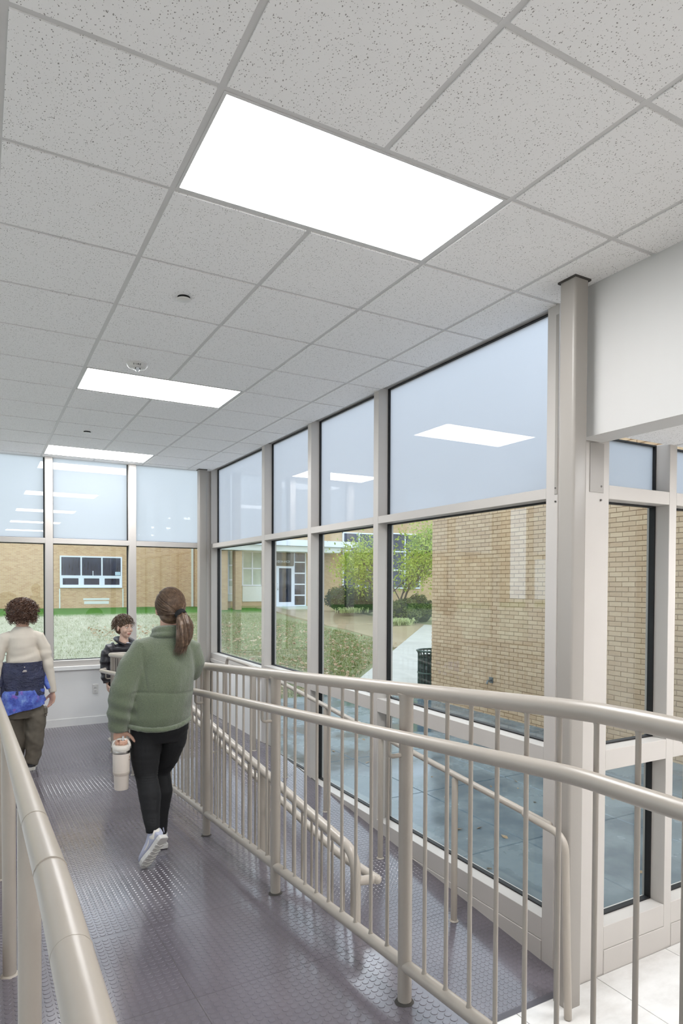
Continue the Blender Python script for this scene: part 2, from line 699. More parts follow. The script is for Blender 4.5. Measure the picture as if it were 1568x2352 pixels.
# the studs that show largest are single pieces, the rest one part
rel = S[:, :3] - np.array(CAM)
dep = rel @ np.array(_fw)
px = 784 + FPX * (rel @ np.array(RIGHT)) / dep
py = CY0 - FPX * (rel @ np.array(UP)) / dep
inv = (dep > .2) & (px > 200) & (px < 1250) & (py < 2352) & (py > 1600) & (S[:, 0] < 0.5)
order = np.argsort(np.where(inv, dep, 1e9))[:300]
one = bpy.data.meshes.new('stud')
one.from_pydata([tuple(p) for p in disc_v], [], disc_f)
one.update()
single = np.zeros(len(S), bool)
single[order] = True
for i in order:
    o = link('stud', one, M_STUD, floor, loc=tuple(S[i, :3]))
    o.rotation_euler = (math.atan(S[i, 3]), 0, 0)
R_ = S[~single]
vv = np.repeat(R_[:, None, :3], 2 * SEG, 1) + disc_v[None]
vv[:, :, 2] += disc_v[None, :, 1] * R_[:, None, 3]
ff = np.concatenate([np.array(f) for f in disc_f])
lc = np.array([len(f) for f in disc_f])
off = (np.arange(len(R_)) * 2 * SEG)[:, None]
tag(np_mesh('rubber_studs', vv.reshape(-1, 3), (ff[None] + off).ravel(), np.tile(lc, len(R_)), M_STUD, floor), kind='stuff')

# ------------------------------------------------------------------ solid walls
wl = thing('wall_end', (1, YE, 0), 'white knee wall under the end windows', kind='structure')
G().box(XL, 2.075, YE, YE + .15, 0, 1.084).build('knee_panel', M_WALL, wl)
G().bbox(XL, 2.075, YE - .035, YE + .02, 1.084, 1.135, .004).build('ledge', M_WALL, wl)
G().box(XL, 1.95, YE - .006, YE, LAND, LAND + .1).build('base_strip', M_WALL, wl)
wr = thing('wall_right', (XR, 5.9, 0), 'white knee wall under the far bay of the right glazing', kind='structure')
G().box(XR, XR + .12, 4.97, YE, 0, 1.10).build('knee_panel', M_WALL, wr)
G().bbox(XR - .02, XR + .12, 4.97, YE - .04, 1.10, 1.15, .004).build('ledge', M_ALU, wr)
wb = G()
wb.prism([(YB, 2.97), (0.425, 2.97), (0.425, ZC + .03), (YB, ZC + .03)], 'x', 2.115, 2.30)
tag(wb.build('wall_bulkhead', M_WALL_DIMMED), 'white bulkhead wall above the opening to the lower room', kind='structure')
tag(G().box(XL - .2, 6, YB - .15, YB, -.2, ZC).build('wall_back', M_WALL), 'white back wall', kind='structure')
lowc = G().box(2.25, 6, YB, .46, 3.03, 3.1).build('ceiling_lower', M_TILE)
tag(lowc, 'lower tiled ceiling of the adjoining room', kind='structure')
for x in (2.36, 2.97, 3.58, 4.19):
    G().box(x - gt, x + gt, YB, .45, 3.0285, 3.032).build('runner', M_TEE, lowc)
tag(G().box(5.7, 5.85, YB, .46, -.1, 3.1).build('wall_lower_room', M_WALL), 'white wall of the adjoining lower room', kind='structure')
# light of the adjoining room (its panels show in the side glazing)
for k, (lx, ly, nm) in enumerate(((2.9, -1.6, 'white light panel in the lower ceiling of the adjoining room'), (4.2, -4.2, 'farther white light panel in the lower ceiling of the adjoining room'))):
    p = thing('light_panel', (lx + .3, ly + .6, 3.03), nm, 'light', 'light panels of the adjoining room')
    G().box(lx, lx + .61, ly, ly + 1.22, 3.018, 3.03).build('frame', M_TEE, p)
    G().box(lx + .012, lx + .598, ly + .012, ly + 1.208, 3.014, 3.02).build('diffuser', M_LENS, p)

# ------------------------------------------------------------------ glazing


def pane(parent, axis, plane, a0, a1, z0, z1, mat):
    g = G()
    if axis == 'x':
        g.box(plane, plane + .006, a0, a1, z0, z1)
    else:
        g.box(a0, a1, plane, plane + .006, z0, z1)
    ob = g.build('pane', M_GLASS if mat is M_FROST else mat, parent)
    if mat is M_FROST:      # the film is on the face towards the room
        ob.data.materials.append(M_FROST)
        for p in ob.data.polygons:
            n_ = p.normal
            if (axis == 'x' and n_.x * (1 if plane < 0 else -1) > .5) or (axis == 'y' and n_.y < -.5):
                p.material_index = 1
    return ob


def gasket(parent, axis, plane, a0, a1, z0, z1, w=.012, d=.018):
    """black rubber strip round a pane"""
    g = G()

    def bx(p0, p1, q0, q1):
        if axis == 'x':
            g.box(plane - d, plane + d, p0, p1, q0, q1)
        else:
            g.box(p0, p1, plane - d, plane + d, q0, q1)
    bx(a0, a0 + w, z0, z1)
    bx(a1 - w, a1, z0, z1)
    bx(a0 + w, a1 - w, z0, z0 + w * .7)
    bx(a0 + w, a1 - w, z1 - w * .7, z1)
    return g.build('gasket', M_GASKET, parent)


D0, D1 = 0.0, 0.15
GLX = XR + 0.108
window_2 = thing('window_2', (XR, 3.7, 0), 'tall aluminium and glass wall along the lower ramp', kind='structure')
mull = [(0.60, 0.685), (2.475, 2.549), (3.70, 3.772), (4.885, 4.965), (6.82, 6.90)]
for a, b in mull:
    G().bbox(XR, XR + .15, a, b, -.1, ZC + .02, .002).build('mullion', M_ALU, window_2)
for i in range(4):
    a, b = mull[i][1], mull[i + 1][0]
    tz0, tz1 = 2.682, 2.742
    G().bbox(XR + .001, XR + .149, a, b, tz0, tz1, .002).build('transom', M_ALU, window_2)
    pane(window_2, 'x', GLX, a + .004, b - .004, tz1, ZC + .02, M_FROST)
    gasket(window_2, 'x', GLX, a, b, tz1, ZC + .02)
    if i < 3:
        G().bbox(XR + .001, XR + .149, a, b, 1.152, 1.262, .002).build('transom', M_ALU, window_2)
        G().bbox(XR + .001, XR + .149, a, b, .14, .27, .002).build('sill', M_ALU, window_2)
        G().bbox(XR - .004, XR + .149, a, b, -.1, .138, .002).build('base_flashing', M_ALU, window_2)
        pane(window_2, 'x', GLX, a + .004, b - .004, 1.262, tz0, M_GLASS)
        gasket(window_2, 'x', GLX, a, b, 1.262, tz0)
        pane(window_2, 'x', GLX, a + .004, b - .004, .27, 1.152, M_GLASS)
        gasket(window_2, 'x', GLX, a, b, .27, 1.152)
    else:
        G().bbox(XR + .001, XR + .149, a, b, 1.152, 1.222, .002).build('sill', M_ALU, window_2)
        pane(window_2, 'x', GLX, a + .004, b - .004, 1.222, tz0, M_GLASS)
        gasket(window_2, 'x', GLX, a, b, 1.222, tz0)

GLY = YE + 0.108
window_1 = thing('window_1', (1, YE, 1.1), 'row of tall end windows above the white knee wall', kind='structure')
mx_ = [(-2.99, -2.90), (-1.98, -1.89), (-.969, -.88), (.042, .131), (1.053, 1.143), (2.072, 2.15)]
for a, b in mx_:
    G().bbox(a, b, YE, YE + .15, 1.135 if b < 2.1 else 0, ZC + .02, .002).build('mullion', M_ALU, window_1)
for i in range(5):
    a, b = mx_[i][1], mx_[i + 1][0]
    tz0, tz1 = 2.683, 2.748
    G().bbox(a, b, YE + .001, YE + .149, tz0, tz1, .002).build('transom', M_ALU, window_1)
    G().bbox(a, b, YE + .001, YE + .149, 1.135, 1.207, .002).build('sill', M_ALU, window_1)
    pane(window_1, 'y', GLY, a + .004, b - .004, tz1, ZC + .02, M_FROST)
    gasket(window_1, 'y', GLY, a, b, tz1, ZC + .02)
    pane(window_1, 'y', GLY, a + .004, b - .004, 1.207, tz0, M_GLASS)
    gasket(window_1, 'y', GLY, a, b, 1.207, tz0)

Y3 = 0.445
window_3 = thing('window_3', (2.9, Y3, 0), 'glazing that turns the corner beside the steel column', kind='structure')
ms = [(2.19, 2.383), (2.918, 2.985), (3.52, 3.59), (4.5, 4.57), (5.6, 5.7)]
for a, b in ms:
    G().bbox(a, b, Y3, Y3 + .15, -.1, 3.04, .002).build('mullion', M_ALU, window_3)
for i in range(4):
    a, b = ms[i][1], ms[i + 1][0]
    for (q0, q1, nm) in ((2.672, 2.748, 'transom'), (1.152, 1.268, 'transom'), (.135, .268, 'sill'), (-.1, .133, 'base_flashing')):
        G().bbox(a, b, Y3 + (.001 if nm != 'base_flashing' else -.003), Y3 + .149, q0, q1, .002).build(nm, M_ALU, window_3)
    for (q0, q1, mt) in ((2.748, 3.04, M_FROST), (1.268, 2.672, M_GLASS), (.268, 1.152, M_GLASS)):
        pane(window_3, 'y', Y3 + .108, a + .004, b - .004, q0, q1, mt)
        gasket(window_3, 'y', Y3 + .108, a, b, q0, q1)
# cover strip on the corner jamb with its four screws
G().bbox(2.225, 2.335, Y3 - .004, Y3, 2.70, 2.97, .001).build('cover_plate', M_COLUMN, window_3)
G().bbox(XR - .004, XR, .60, .62, 2.70, 3.7, .001).build('cover_plate', M_COLUMN, window_3)
M_SCREW = simple('screw_head', (96, 92, 88), 0.4, metallic=.6)
for zz in (2.66, 2.735):
    G().tube([(2.315, Y3, zz), (2.315, Y3 - .006, zz)], .006, 8).build('screw', M_SCREW, window_3)
    G().tube([(XR, .612, zz), (XR - .007, .612, zz)], .005, 8).build('screw', M_SCREW, window_3)

# glazing of the far left side (seen only as a reflection)
window_4 = thing('window_4', (XL, 0, 1.7), 'band of windows on the left side of the hall', kind='structure')
wll = thing('wall_left', (XL, 0, 0), 'white wall on the left side of the hall', kind='structure')
G().box(XL - .15, XL, YB, YE, -.2, 1.74).build('wall_panel', M_WALL, wll)
ym = [YB + 1.98 * k for k in range(8)]
for k in range(8):
    G().box(XL - .15, XL, ym[k], ym[k] + .08, 1.74, ZC).build('mullion', M_ALU, window_4)
for k in range(7):
    a, b = ym[k] + .08, min(ym[k + 1], YE)
    G().box(XL - .15, XL, a, b, 2.66, 2.74).build('transom', M_ALU, window_4)
    pane(window_4, 'x', XL - .11, a, b, 1.74, 2.66, M_GLASS)
    pane(window_4, 'x', XL - .11, a, b, 2.74, ZC, M_FROST)

# ------------------------------------------------------------------ steel columns


def column(x0, x1, y0, y1, z0, z1, label):
    g = G()
    r = .016
    poly = []
    for cx, cy, a0 in ((x1 - r, y1 - r, 0), (x0 + r, y1 - r, 90), (x0 + r, y0 + r, 180), (x1 - r, y0 + r, 270)):
        for k in range(6):
            a = math.radians(a0 + 18 * k)
            poly.append((cx + r * math.cos(a), cy + r * math.sin(a)))
    t = thing('steel_column', ((x0 + x1) / 2, (y0 + y1) / 2, z0), label, 'column', 'square steel columns at the glazing')
    g.prism(poly, 'z', z0, z1)
    g.build('shaft', M_COLUMN, t, smooth=True)
    k = .006
    c = G()
    for (a, b, d, e) in ((x0 - k, x1 + k, y0 - k, y0 - .0005), (x0 - k, x1 + k, y1 + .0005, y1 + k), (x0 - k, x0 - .0005, y0, y1), (x1 + .0005, x1 + k, y0, y1)):
        c.box(a, b, d, e, z1 - .014, z1)
    c.build('collar_gap', M_SHADOWGAP, t)  # solid dark band in place of the shaded gap at the ceiling
    return t


column(1.953, 2.056, .317, .42, 0, ZC - .001, 'near square grey steel column at the glazing corner, standing on pale tile')
column(1.955, 2.062, 6.735, 6.84, LAND + .003, ZC - .002, 'far square grey steel column in the corner of the end windows')

# ------------------------------------------------------------------ railings
def pipe(name, pts, r, parent, seg=14):
    return G().tube(pts, r, seg).build(name, M_RAIL, parent, smooth=True)


XA, XB = 0.57, 0.78
RP = 0.0241


def top_a(y):
    return 1.90 if y < -.986 else 1.90 - .0771 * (y + .986)


def hand_a(y):
    return 1.762 if y < -.986 else 1.762 - .0828 * (y + .986)


def top_b(y):
    return 1.016 + .0862 * (min(y, 4.9) - .735) if y < 4.9 else 1.375 + (y - 4.9) * .04


rail = thing('ramp_railing', (XA, 2.0, 0.6), 'long beige pipe guard railing with upright bars that loops between the two ramps', 'railing')
ye = 5.5
# one top rail runs down the upper ramp, round the end and back down the lower ramp into its last post
path = [(XA, -2.7, 1.90), (XA, -.986, 1.90), (XA, ye, 1.40), (XB, ye, 1.40)]
path = [(XA, -2.7, 1.90), (XA, -1.1, 1.90), (XA, -.986, 1.898), (XA, -.87, 1.891)] + fillet([(XA, -.86, 1.89), (XA, ye, 1.40), (XB, ye, 1.40), (XB, 4.9, top_b(4.9)), (XB, .474, top_b(.474)), (XB, .474, .004)], .10, 8)[1:]
pipe('top_rail', path, RP, rail)
pipe('bottom_rail', [(XA, -2.7, .968), (XA, -1.05, .968), (XA, -.95, .966), (XA, ye - .02, top_a(ye) - .932)], .0215, rail)
pipe('bottom_rail', [(XB, .5, z_right(.5) + .12), (XB, 5.4, LAND + .14)], .0215, rail)
pipe('bottom_rail', [(XA, ye - .02, .468), (XB, ye - .02, .468)], .0215, rail)
xh = XA - .072
pipe('hand_rail', fillet([(xh, -2.7, 1.762), (xh, -.986, 1.762), (xh, 5.62, hand_a(5.62)), (XA - .01, 5.72, hand_a(5.66))], .06, 5), .021, rail)
xhb = XB + .095
pipe('hand_rail', [(XB, .474, .868), (xhb, .455, .868)], .021, rail)
pipe('hand_rail', fillet([(xhb, .445, .868), (xhb, .80, .852), (xhb, 4.75, 1.19), (xhb, 5.5, 1.215)], .12, 5), .021, rail)
G().ell((xhb, .447, .868), (.0212, .0212, .0212), 14, 8).build('elbow', M_RAIL, rail, smooth=True)


def flare_bar(h, r):
    """upright bar with small welds at both ends"""
    return G().tube([(0, 0, 0), (0, 0, .018), (0, 0, .03), (0, 0, h - .03), (0, 0, h - .018), (0, 0, h)], [r * 1.8, r * 1.5, r, r, r * 1.5, r * 1.8], 10, caps=False)


bar = flare_bar(.932, .0066).mesh('baluster', True)
posts_a = [-1.31, -.2125, .885, 1.9825, 3.08, 4.1775, 5.275]
SP = 1.0975 / 10
for k in range(-14, 53):
    y = -.2125 + k * SP
    if k % 10 == 0:
        continue
    if -2.6 < y < 5.46:
        link('baluster', bar, M_RAIL, rail, loc=(XA, y, top_a(y) - .932), auto=True)
for y in posts_a:
    zf = z_left(y)
    g = G().tube([(XA, y, zf + .002), (XA, y, top_a(y) - .03), (XA, y, top_a(y) - .012)], [.024, .024, .03], 16)
    g.build('post', M_RAIL, rail, smooth=True)
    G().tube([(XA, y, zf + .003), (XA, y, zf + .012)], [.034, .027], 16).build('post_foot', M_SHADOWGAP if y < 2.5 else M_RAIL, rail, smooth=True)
    # hooked bracket that carries the hand rail
    zh = hand_a(y)
    G().tube(fillet([(XA - .02, y, zh - .075), (xh, y, zh - .075), (xh, y, zh - .01)], .022, 6), .0075, 10).build('bracket', M_RAIL, rail, smooth=True)
barb = flare_bar(.86, .0066).mesh('baluster', True)
posts_b = [.474, 1.58, 2.68, 3.78, 4.88, 5.40]
for k in range(1, 45):
    y = .474 + k * .11
    if k % 10 == 0:
        continue
    if y < 5.35:
        link('baluster', barb, M_RAIL, rail, loc=(XB, y, top_b(y) - .865), auto=True)
for y in posts_b[1:]:
    G().tube([(XB, y, z_right(y) + .002), (XB, y, top_b(y) - .015)], .024, 14).build('post', M_RAIL, rail, smooth=True)
    zz = .852 + .0856 * (y - .8) - .005
    G().tube(fillet([(XB + .02, y, zz - .075), (xhb, y, zz - .075), (xhb, y, zz - .01)], .022, 6), .0075, 10).build('bracket', M_RAIL, rail, smooth=True)
for k in range(1, 2):
    link('baluster', bar, M_RAIL, rail, loc=((XA + XB) / 2, ye - .01, 1.40 - .932), auto=True)

# wall-side hand rail of the lower ramp
XC = 1.93
hr = thing('post_mounted_handrail', (XC, 2.5, .2), 'beige pipe handrail on slim posts beside the right glazing', 'handrail')


def top_c(y):
    return .932 + .0812 * (y - .43)


pipe('hand_rail', fillet([(XC, .43, .932), (XC, 4.78, top_c(4.78)), (XC, 5.5, top_c(4.78) + .012), (XC, 5.56, 1.16)], .05, 6), .0195, hr)
pipe('end_loop', fillet([(XC - .042, .56, .955), (XC - .042, .285, .925), (XC - .025, .27, .004)], .085, 8), .0195, hr)
G().ell((XC - .042, .56, .955), (.0195, .0195, .0195), 12, 8).build('end_cap', M_RAIL, hr, smooth=True)
G().ell((XC, .43, .932), (.0195, .0195, .0195), 12, 8).build('end_cap', M_RAIL, hr, smooth=True)
for y in (1.205, 2.07, 2.95, 3.80, 4.63):
    G().tube([(XC, y, z_right(y) + .002), (XC, y, top_c(y) - .03), (XC, y, top_c(y) - .008)], [.0205, .0205, .012], 14).build('post', M_RAIL, hr, smooth=True)
    G().tube([(XC, y, z_right(y) + .003), (XC, y, z_right(y) + .01)], [.03, .024], 14).build('post_foot', M_RAIL, hr, smooth=True)
G().tube([(XC, 5.56, LAND + .004), (XC, 5.56, 1.17)], .0205, 14).build('post', M_RAIL, hr, smooth=True)

# hand rail along the left edge of the upper ramp
XD = -.585
hd = thing('post_mounted_handrail', (XD, 0, .8), 'thick pale pipe handrail running close past the camera on the left', 'handrail')


def top_d(y):
    return 1.757 if y < -.986 else 1.757 - .0838 * (y + .986)


pipe('hand_rail', [(XD, -2.1, 1.757), (XD, -1.08, 1.757), (XD, -.986, 1.754), (XD, -.89, 1.748), (XD, 4.3, top_d(4.3))], RP, hd, 20)
for y in (-.43, .74, 1.9, 3.05, 4.2):
    G().tube([(XD, y, z_left(y) + .002), (XD, y, top_d(y) - .01)], .024, 16).build('post', M_RAIL, hd, smooth=True)
    G().tube([(XD, y, z_left(y) + .003), (XD, y, z_left(y) + .012)], [.034, .027], 14).build('post_foot', M_RAIL, hd, smooth=True)
# joint sleeves of the hand rail
for y in (-1.19, -.93, -.62):
    G().tube([(XD, y - .003, top_d(y - .003)), (XD, y + .003, top_d(y + .003))], RP + .0004, 20).build('joint', M_RAIL, hd, smooth=True)

# ------------------------------------------------------------------ ceiling devices, outlet
M_PLASTIC = simple('white_plastic', (216, 213, 208), 0.35)
M_CHROME = simple('chrome', (210, 210, 212), 0.12, metallic=1.0)
M_BLACK = simple('black_print', (18, 18, 18), 0.6)


def lathe(profile, c, seg=28):
    """(radius, z) profile spun about the upright line through c"""
    g = G()
    n = len(profile)
    vs = []
    for (r, z) in profile:
        for k in range(seg):
            a = 2 * PI * k / seg
            vs.append((c[0] + r * math.cos(a), c[1] + r * math.sin(a), c[2] + z))
    fs = []
    for i in range(n - 1):
        for k in range(seg):
            k2 = (k + 1) % seg
            fs.append((i * seg + k, i * seg + k2, (i + 1) * seg + k2, (i + 1) * seg + k))
    fs.append(tuple(range(seg)))
    fs.append(tuple((n - 1) * seg + k for k in range(seg - 1, -1, -1)))
    return g.add(vs, fs)


def text_mesh(body, size, mat, name, parent, matrix, extrude=0.0006):
    cu = bpy.data.curves.new('txt', 'FONT')
    cu.body = body
    cu.size = size
    cu.extrude = extrude
    cu.align_x = 'CENTER'
    cu.align_y = 'CENTER'
    to = bpy.data.objects.new('txt', cu)
    COL.objects.link(to)
    bpy.context.view_layer.update()
    me = bpy.data.meshes.new_from_object(to.evaluated_get(bpy.context.evaluated_depsgraph_get()))
    bpy.data.objects.remove(to)
    me.transform(matrix)
    me.materials.clear()
    return link(name, me, mat, parent)


for (x, y, lab) in ((.308, 1.55, 'round white sprinkler cover between the near and middle light panels'), (.306, 5.18, 'round white sprinkler cover just before the farthest light panel')):
    p = thing('sprinkler_cover', (x, y, ZC), lab, 'sprinkler', 'flush sprinkler covers in the ceiling')
    lathe([(.034, .0), (.034, -.0165)], (x, y, ZC)).build('gap_shade', M_DARK, p, smooth=True)  # solid dark cylinder stands in for the shadow gap above the plate
    lathe([(.036, -.0165), (.0385, -.0175), (.0385, -.0195), (.037, -.0205), (.0, -.0205)], (x, y, ZC)).build('cover_plate', M_PLASTIC, p, smooth=True)
sx, sy = .318, 2.80
st = thing('fire_strobe', (sx, sy, ZC), 'white round ceiling fire alarm strobe with FIRE lettering', 'fire alarm')
M_CLEAR = glass_mat('clear_lens', (.93, .94, .95, 1))
lathe([(.076, .0), (.078, -.004), (.074, -.012), (.068, -.022), (.060, -.03), (.054, -.033), (.02, -.035), (.0, -.035)], (sx, sy, ZC)).build('housing', M_PLASTIC, st, smooth=True)
G().box(sx - .017, sx + .017, sy - .022, sy - .008, ZC - .046, ZC - .03).build('reflector', simple('reflector_dark', (45, 45, 46), .25, metallic=.8), st)
G().tube([(sx, sy - .012, ZC - .036), (sx - .002, sy - .015, ZC - .052), (sx - .002, sy - .016, ZC - .06)], [.016, .015, .008], 14).build('strobe_lens', simple('strobe_plastic', (225, 228, 232), .08, coat=1), st, smooth=True)
G().tube([(sx - .012, sy - .012, ZC - .04), (sx - .012, sy - .02, ZC - .056)], .003, 8).build('lamp_clip', M_CHROME, st, smooth=True)
# lettering on the sloped side towards the camera
_vd = Vector((CAM.x - sx, CAM.y - sy, 0)).normalized()
_xa = Vector((-_vd.y, _vd.x, 0))
_za = (_vd * .75 + Vector((0, 0, -.66))).normalized()
_ya = _za.cross(_xa)
for i, ch in enumerate('FIRE'):
    a_ = (i - 1.5) * .22
    q = Matrix.Rotation(a_, 3, 'Z')
    x_, y_, z_ = q @ _xa, q @ _ya, q @ _za
    p_ = Vector((sx, sy, ZC - .0245)) + (q @ _vd) * .0675
    mt = Matrix.Identity(4)
    for j in range(3):
        mt[j][0], mt[j][1], mt[j][2], mt[j][3] = x_[j], y_[j], z_[j], p_[j]
    text_mesh(ch, .019, M_BLACK, 'letter', st, mt)

ol = thing('wall_outlet', (.625, YE, .825), 'white duplex power outlet on the white knee wall', 'outlet')
G().bbox(.590, .660, YE - .007, YE - .0005, .765, .885, .003).build('cover_plate', M_PLASTIC, ol)
for zz in (.802, .848):
    G().bbox(.608, .642, YE - .010, YE - .006, zz - .014, zz + .014, .003).build('socket', M_PLASTIC, ol)
    for dx in (-.007, .007):
        G().box(.625 + dx - .0015, .625 + dx + .0015, YE - .0108, YE - .0098, zz - .002, zz + .007).build('slot', M_BLACK, ol)
    G().tube([(.625, YE - .0098, zz - .008), (.625, YE - .0108, zz - .008)], .0025, 8).build('slot', M_BLACK, ol)

# ------------------------------------------------------------------ outdoors: ground
def gz(x, y):
    t = np.clip((np.asarray(y, float) - 9) / 22.0, 0, 1)
    return -.03 + .91 * t


_t = NT('autumn_lawn')
_a = _t.noise(.5, 6, .65)
_b = _t.noise(7, 6, .75)
_c = _t.noise(45, 3, .7)
_far = _t.n('ShaderNodeSeparateXYZ')
_t.l(_t.pos(), _far.inputs[0])
_base = _t.mix(_a, lin(202, 202, 178), lin(214, 210, 194))
_base = _t.mix(_t.math('MULTIPLY', _b, .85), _base, lin(154, 158, 122))
_base = _t.mix(_t.math('MULTIPLY', _t.math('GREATER_THAN', _c, .56), .55), _base, lin(232, 228, 206))
# fresh green strip growing along the foot of the far wall
_s = _t.math('ADD', _far.outputs[1], _t.math('MULTIPLY', _t.noise(1.2, 4), 2.2))
_k = _t.math('SUBTRACT', 1.0, _t.math('MULTIPLY', _t.math('ABSOLUTE', _t.math('SUBTRACT', _s, 33.2)), .24))
_k = _t.n('ShaderNodeClamp', i_Value=0.0).outputs[0] if False else _t.math('MINIMUM', _t.math('MAXIMUM', _t.math('MULTIPLY', _k, 2.0), 0.0), 1.0)
_grn = _t.mix(_b, lin(92, 142, 54), lin(60, 108, 38))
_base = _t.mix(_k, _base, _grn)
_u = _t.math('SUBTRACT', _far.outputs[0], _t.math('MULTIPLY', _far.outputs[1], .15))
_u = _t.math('MINIMUM', _t.math('MAXIMUM', _t.math('MULTIPLY', _t.math('SUBTRACT', _t.math('ADD', _u, _t.math('MULTIPLY', _a, 1.5)), 1.8), .4), 0.0), 1.0)
_gr2 = _t.mix(_b, lin(150, 150, 108), lin(104, 118, 66))
_gr2 = _t.mix(_t.math('MULTIPLY', _t.math('GREATER_THAN', _c, .6), .5), _gr2, lin(176, 156, 120))
_base = _t.mix(_t.math('MULTIPLY', _u, .85), _base, _gr2)
_base = _t.mix(_k, _base, _grn)
_t.base(_base)
_t.b.inputs['Roughness'].default_value = .95
_t.b.inputs['Specular IOR Level'].default_value = .15
_t.bump(_t.noise(40, 5, .8), .8, .05)
M_LAWN = _t.m

nx_, ny_ = 60, 70
gx = np.linspace(-40, 45, nx_)
gy = np.linspace(-20, 60, ny_)
XX, YY = np.meshgrid(gx, gy)
ZZ = gz(XX, YY) + .03 * np.sin(XX * .9 + 1) * np.sin(YY * .55) * (YY > 9) - .03
gv = np.stack([XX.ravel(), YY.ravel(), ZZ.ravel()], 1)
gf = []
for j in range(ny_ - 1):
    for i in range(nx_ - 1):
        a = j * nx_ + i
        gf.append((a, a + 1, a + nx_ + 1, a + nx_))
ground = link('ground_lawn', G().add([tuple(p) for p in gv], gf).mesh('ground_lawn', True), M_LAWN)
tag(ground, 'patchy autumn lawn rising towards the school building', kind='structure')


def scatter_mesh(name, P, N, size, mat, parent, aspect=.55, jitter=.5, kind=None):
    """small leaf-like faces at points P facing about N"""
    n = len(P)
    if np.isscalar(size):
        size = np.full(n, size)
    N = N + RNG.normal(0, jitter, (n, 3))
    N /= np.linalg.norm(N, axis=1)[:, None] + 1e-9
    U = np.cross(N, RNG.normal(0, 1, (n, 3)))
    U /= np.linalg.norm(U, axis=1)[:, None] + 1e-9
    V = np.cross(N, U)
    h = size[:, None]
    q = np.stack([P - U * h, P - V * h * aspect + N * h * .12, P + U * h, P + V * h * aspect + N * h * .12], 1)
    ob = np_mesh(name, q.reshape(-1, 3), np.arange(4 * n), np.full(n, 4), mat, parent)
    if kind:
        tag(ob, kind=kind)
    return ob


def leaf_mat(name, stops, rough=.6, scale=9):
    t = NT(name)
    t.base(t.ramp(t.noise(scale, 3, .7), stops))
    t.b.inputs['Roughness'].default_value = rough
    t.b.inputs['Subsurface Weight'].default_value = 0
    tl = t.n('ShaderNodeBsdfTranslucent')
    t.l(t.b.inputs['Base Color'].links[0].from_socket, tl.inputs[0])
    mx = t.n('ShaderNodeMixShader')
    mx.inputs[0].default_value = .35
    t.l(t.b.outputs[0], mx.inputs[1])
    t.l(tl.outputs[0], mx.inputs[2])
    t.l(mx.outputs[0], t.out.inputs[0])
    return t.m


# grass blades
n = 70000
bx_ = np.concatenate([RNG.uniform(-3, 13, n // 2), RNG.uniform(1.0, 11.5, n // 2)])
by_ = np.concatenate([7.5 + 26 * RNG.random(n // 2) ** 1.4, 9.5 + 18 * RNG.random(n // 2) ** 1.3])
ok = (by_ > 7.3) & ~((bx_ > 6.4) & (by_ < 11)) & (by_ > 9.4 * (bx_ > 2.2))
ok &= ~((bx_ > 6.0) & (by_ < 10.15 + 1.09 * (bx_ - 6.2)))
ok &= by_ < 28.6
ok &= ~((bx_ > 11.2) & (by_ > 15.5))
bx_, by_ = bx_[ok], by_[ok]
bz_ = gz(bx_, by_) + .03 * np.sin(bx_ * .9 + 1) * np.sin(by_ * .55) * (by_ > 9) - .04
hgt = RNG.uniform(.04, .10, len(bx_)) * (1 + .6 * (RNG.random(len(bx_)) < .1))
ang = RNG.uniform(0, 2 * PI, len(bx_))
le = RNG.normal(0, .04, (len(bx_), 2))
w_ = .012
p0 = np.stack([bx_ - w_ * np.cos(ang), by_ - w_ * np.sin(ang), bz_], 1)
p1 = np.stack([bx_ + w_ * np.cos(ang), by_ + w_ * np.sin(ang), bz_], 1)
p2 = np.stack([bx_ + le[:, 0], by_ + le[:, 1], bz_ + hgt], 1)
_t = NT('grass_blades')
_x = _t.n('ShaderNodeSeparateXYZ')
_t.l(_t.pos(), _x.inputs[0])
_na = _t.noise(3.5, 4, .7)
_u = _t.math('SUBTRACT', _x.outputs[0], _t.math('MULTIPLY', _x.outputs[1], .15))
_u = _t.math('MINIMUM', _t.math('MAXIMUM', _t.math('MULTIPLY', _t.math('SUBTRACT', _u, 1.4), .4), 0.0), 1.0)
_dry = _t.ramp(_na, [(.3, lin(132, 140, 104)), (.45, lin(180, 182, 154)), (.6, lin(208, 204, 186)), (.75, lin(224, 220, 206))])
_wet = _t.ramp(_na, [(.3, lin(78, 100, 44)), (.5, lin(122, 134, 70)), (.65, lin(160, 152, 104)), (.78, lin(186, 172, 134))])
_t.base(_t.mix(_u, _dry, _wet))
_t.b.inputs['Roughness'].default_value = .85
M_GRASS = _t.m
tag(np_mesh('lawn_grass', np.stack([p0, p1, p2], 1).reshape(-1, 3), np.arange(3 * len(bx_)), np.full(len(bx_), 3), M_GRASS), 'short dry green and straw coloured grass of the lawn', 'grass', kind='stuff')
# fallen leaves
n = 3200
lx = RNG.uniform(2.6, 11.5, n)
ly = 9.2 + 14 * RNG.random(n) ** 1.6
ok = ~((lx > 5.6) & (ly < 10.15 + 1.09 * (lx - 6.2))) & (ly > 9.6) & ~((lx > 11.2) & (ly > 15.5))
lx, ly = lx[ok], ly[ok]
P = np.stack([lx, ly, gz(lx, ly) + .035], 1)
M_DEAD = leaf_mat('fallen_leaves', [(.3, lin(120, 84, 56)), (.5, lin(176, 148, 112)), (.7, lin(212, 198, 176))], .7, 4)
tag(scatter_mesh('fallen_leaves', P, np.tile([0, 0, 1.], (len(P), 1)), RNG.uniform(.04, .075, len(P)), M_DEAD, None, .6, .35), 'brown and pale fallen leaves strewn over the lawn', 'leaves', kind='stuff')

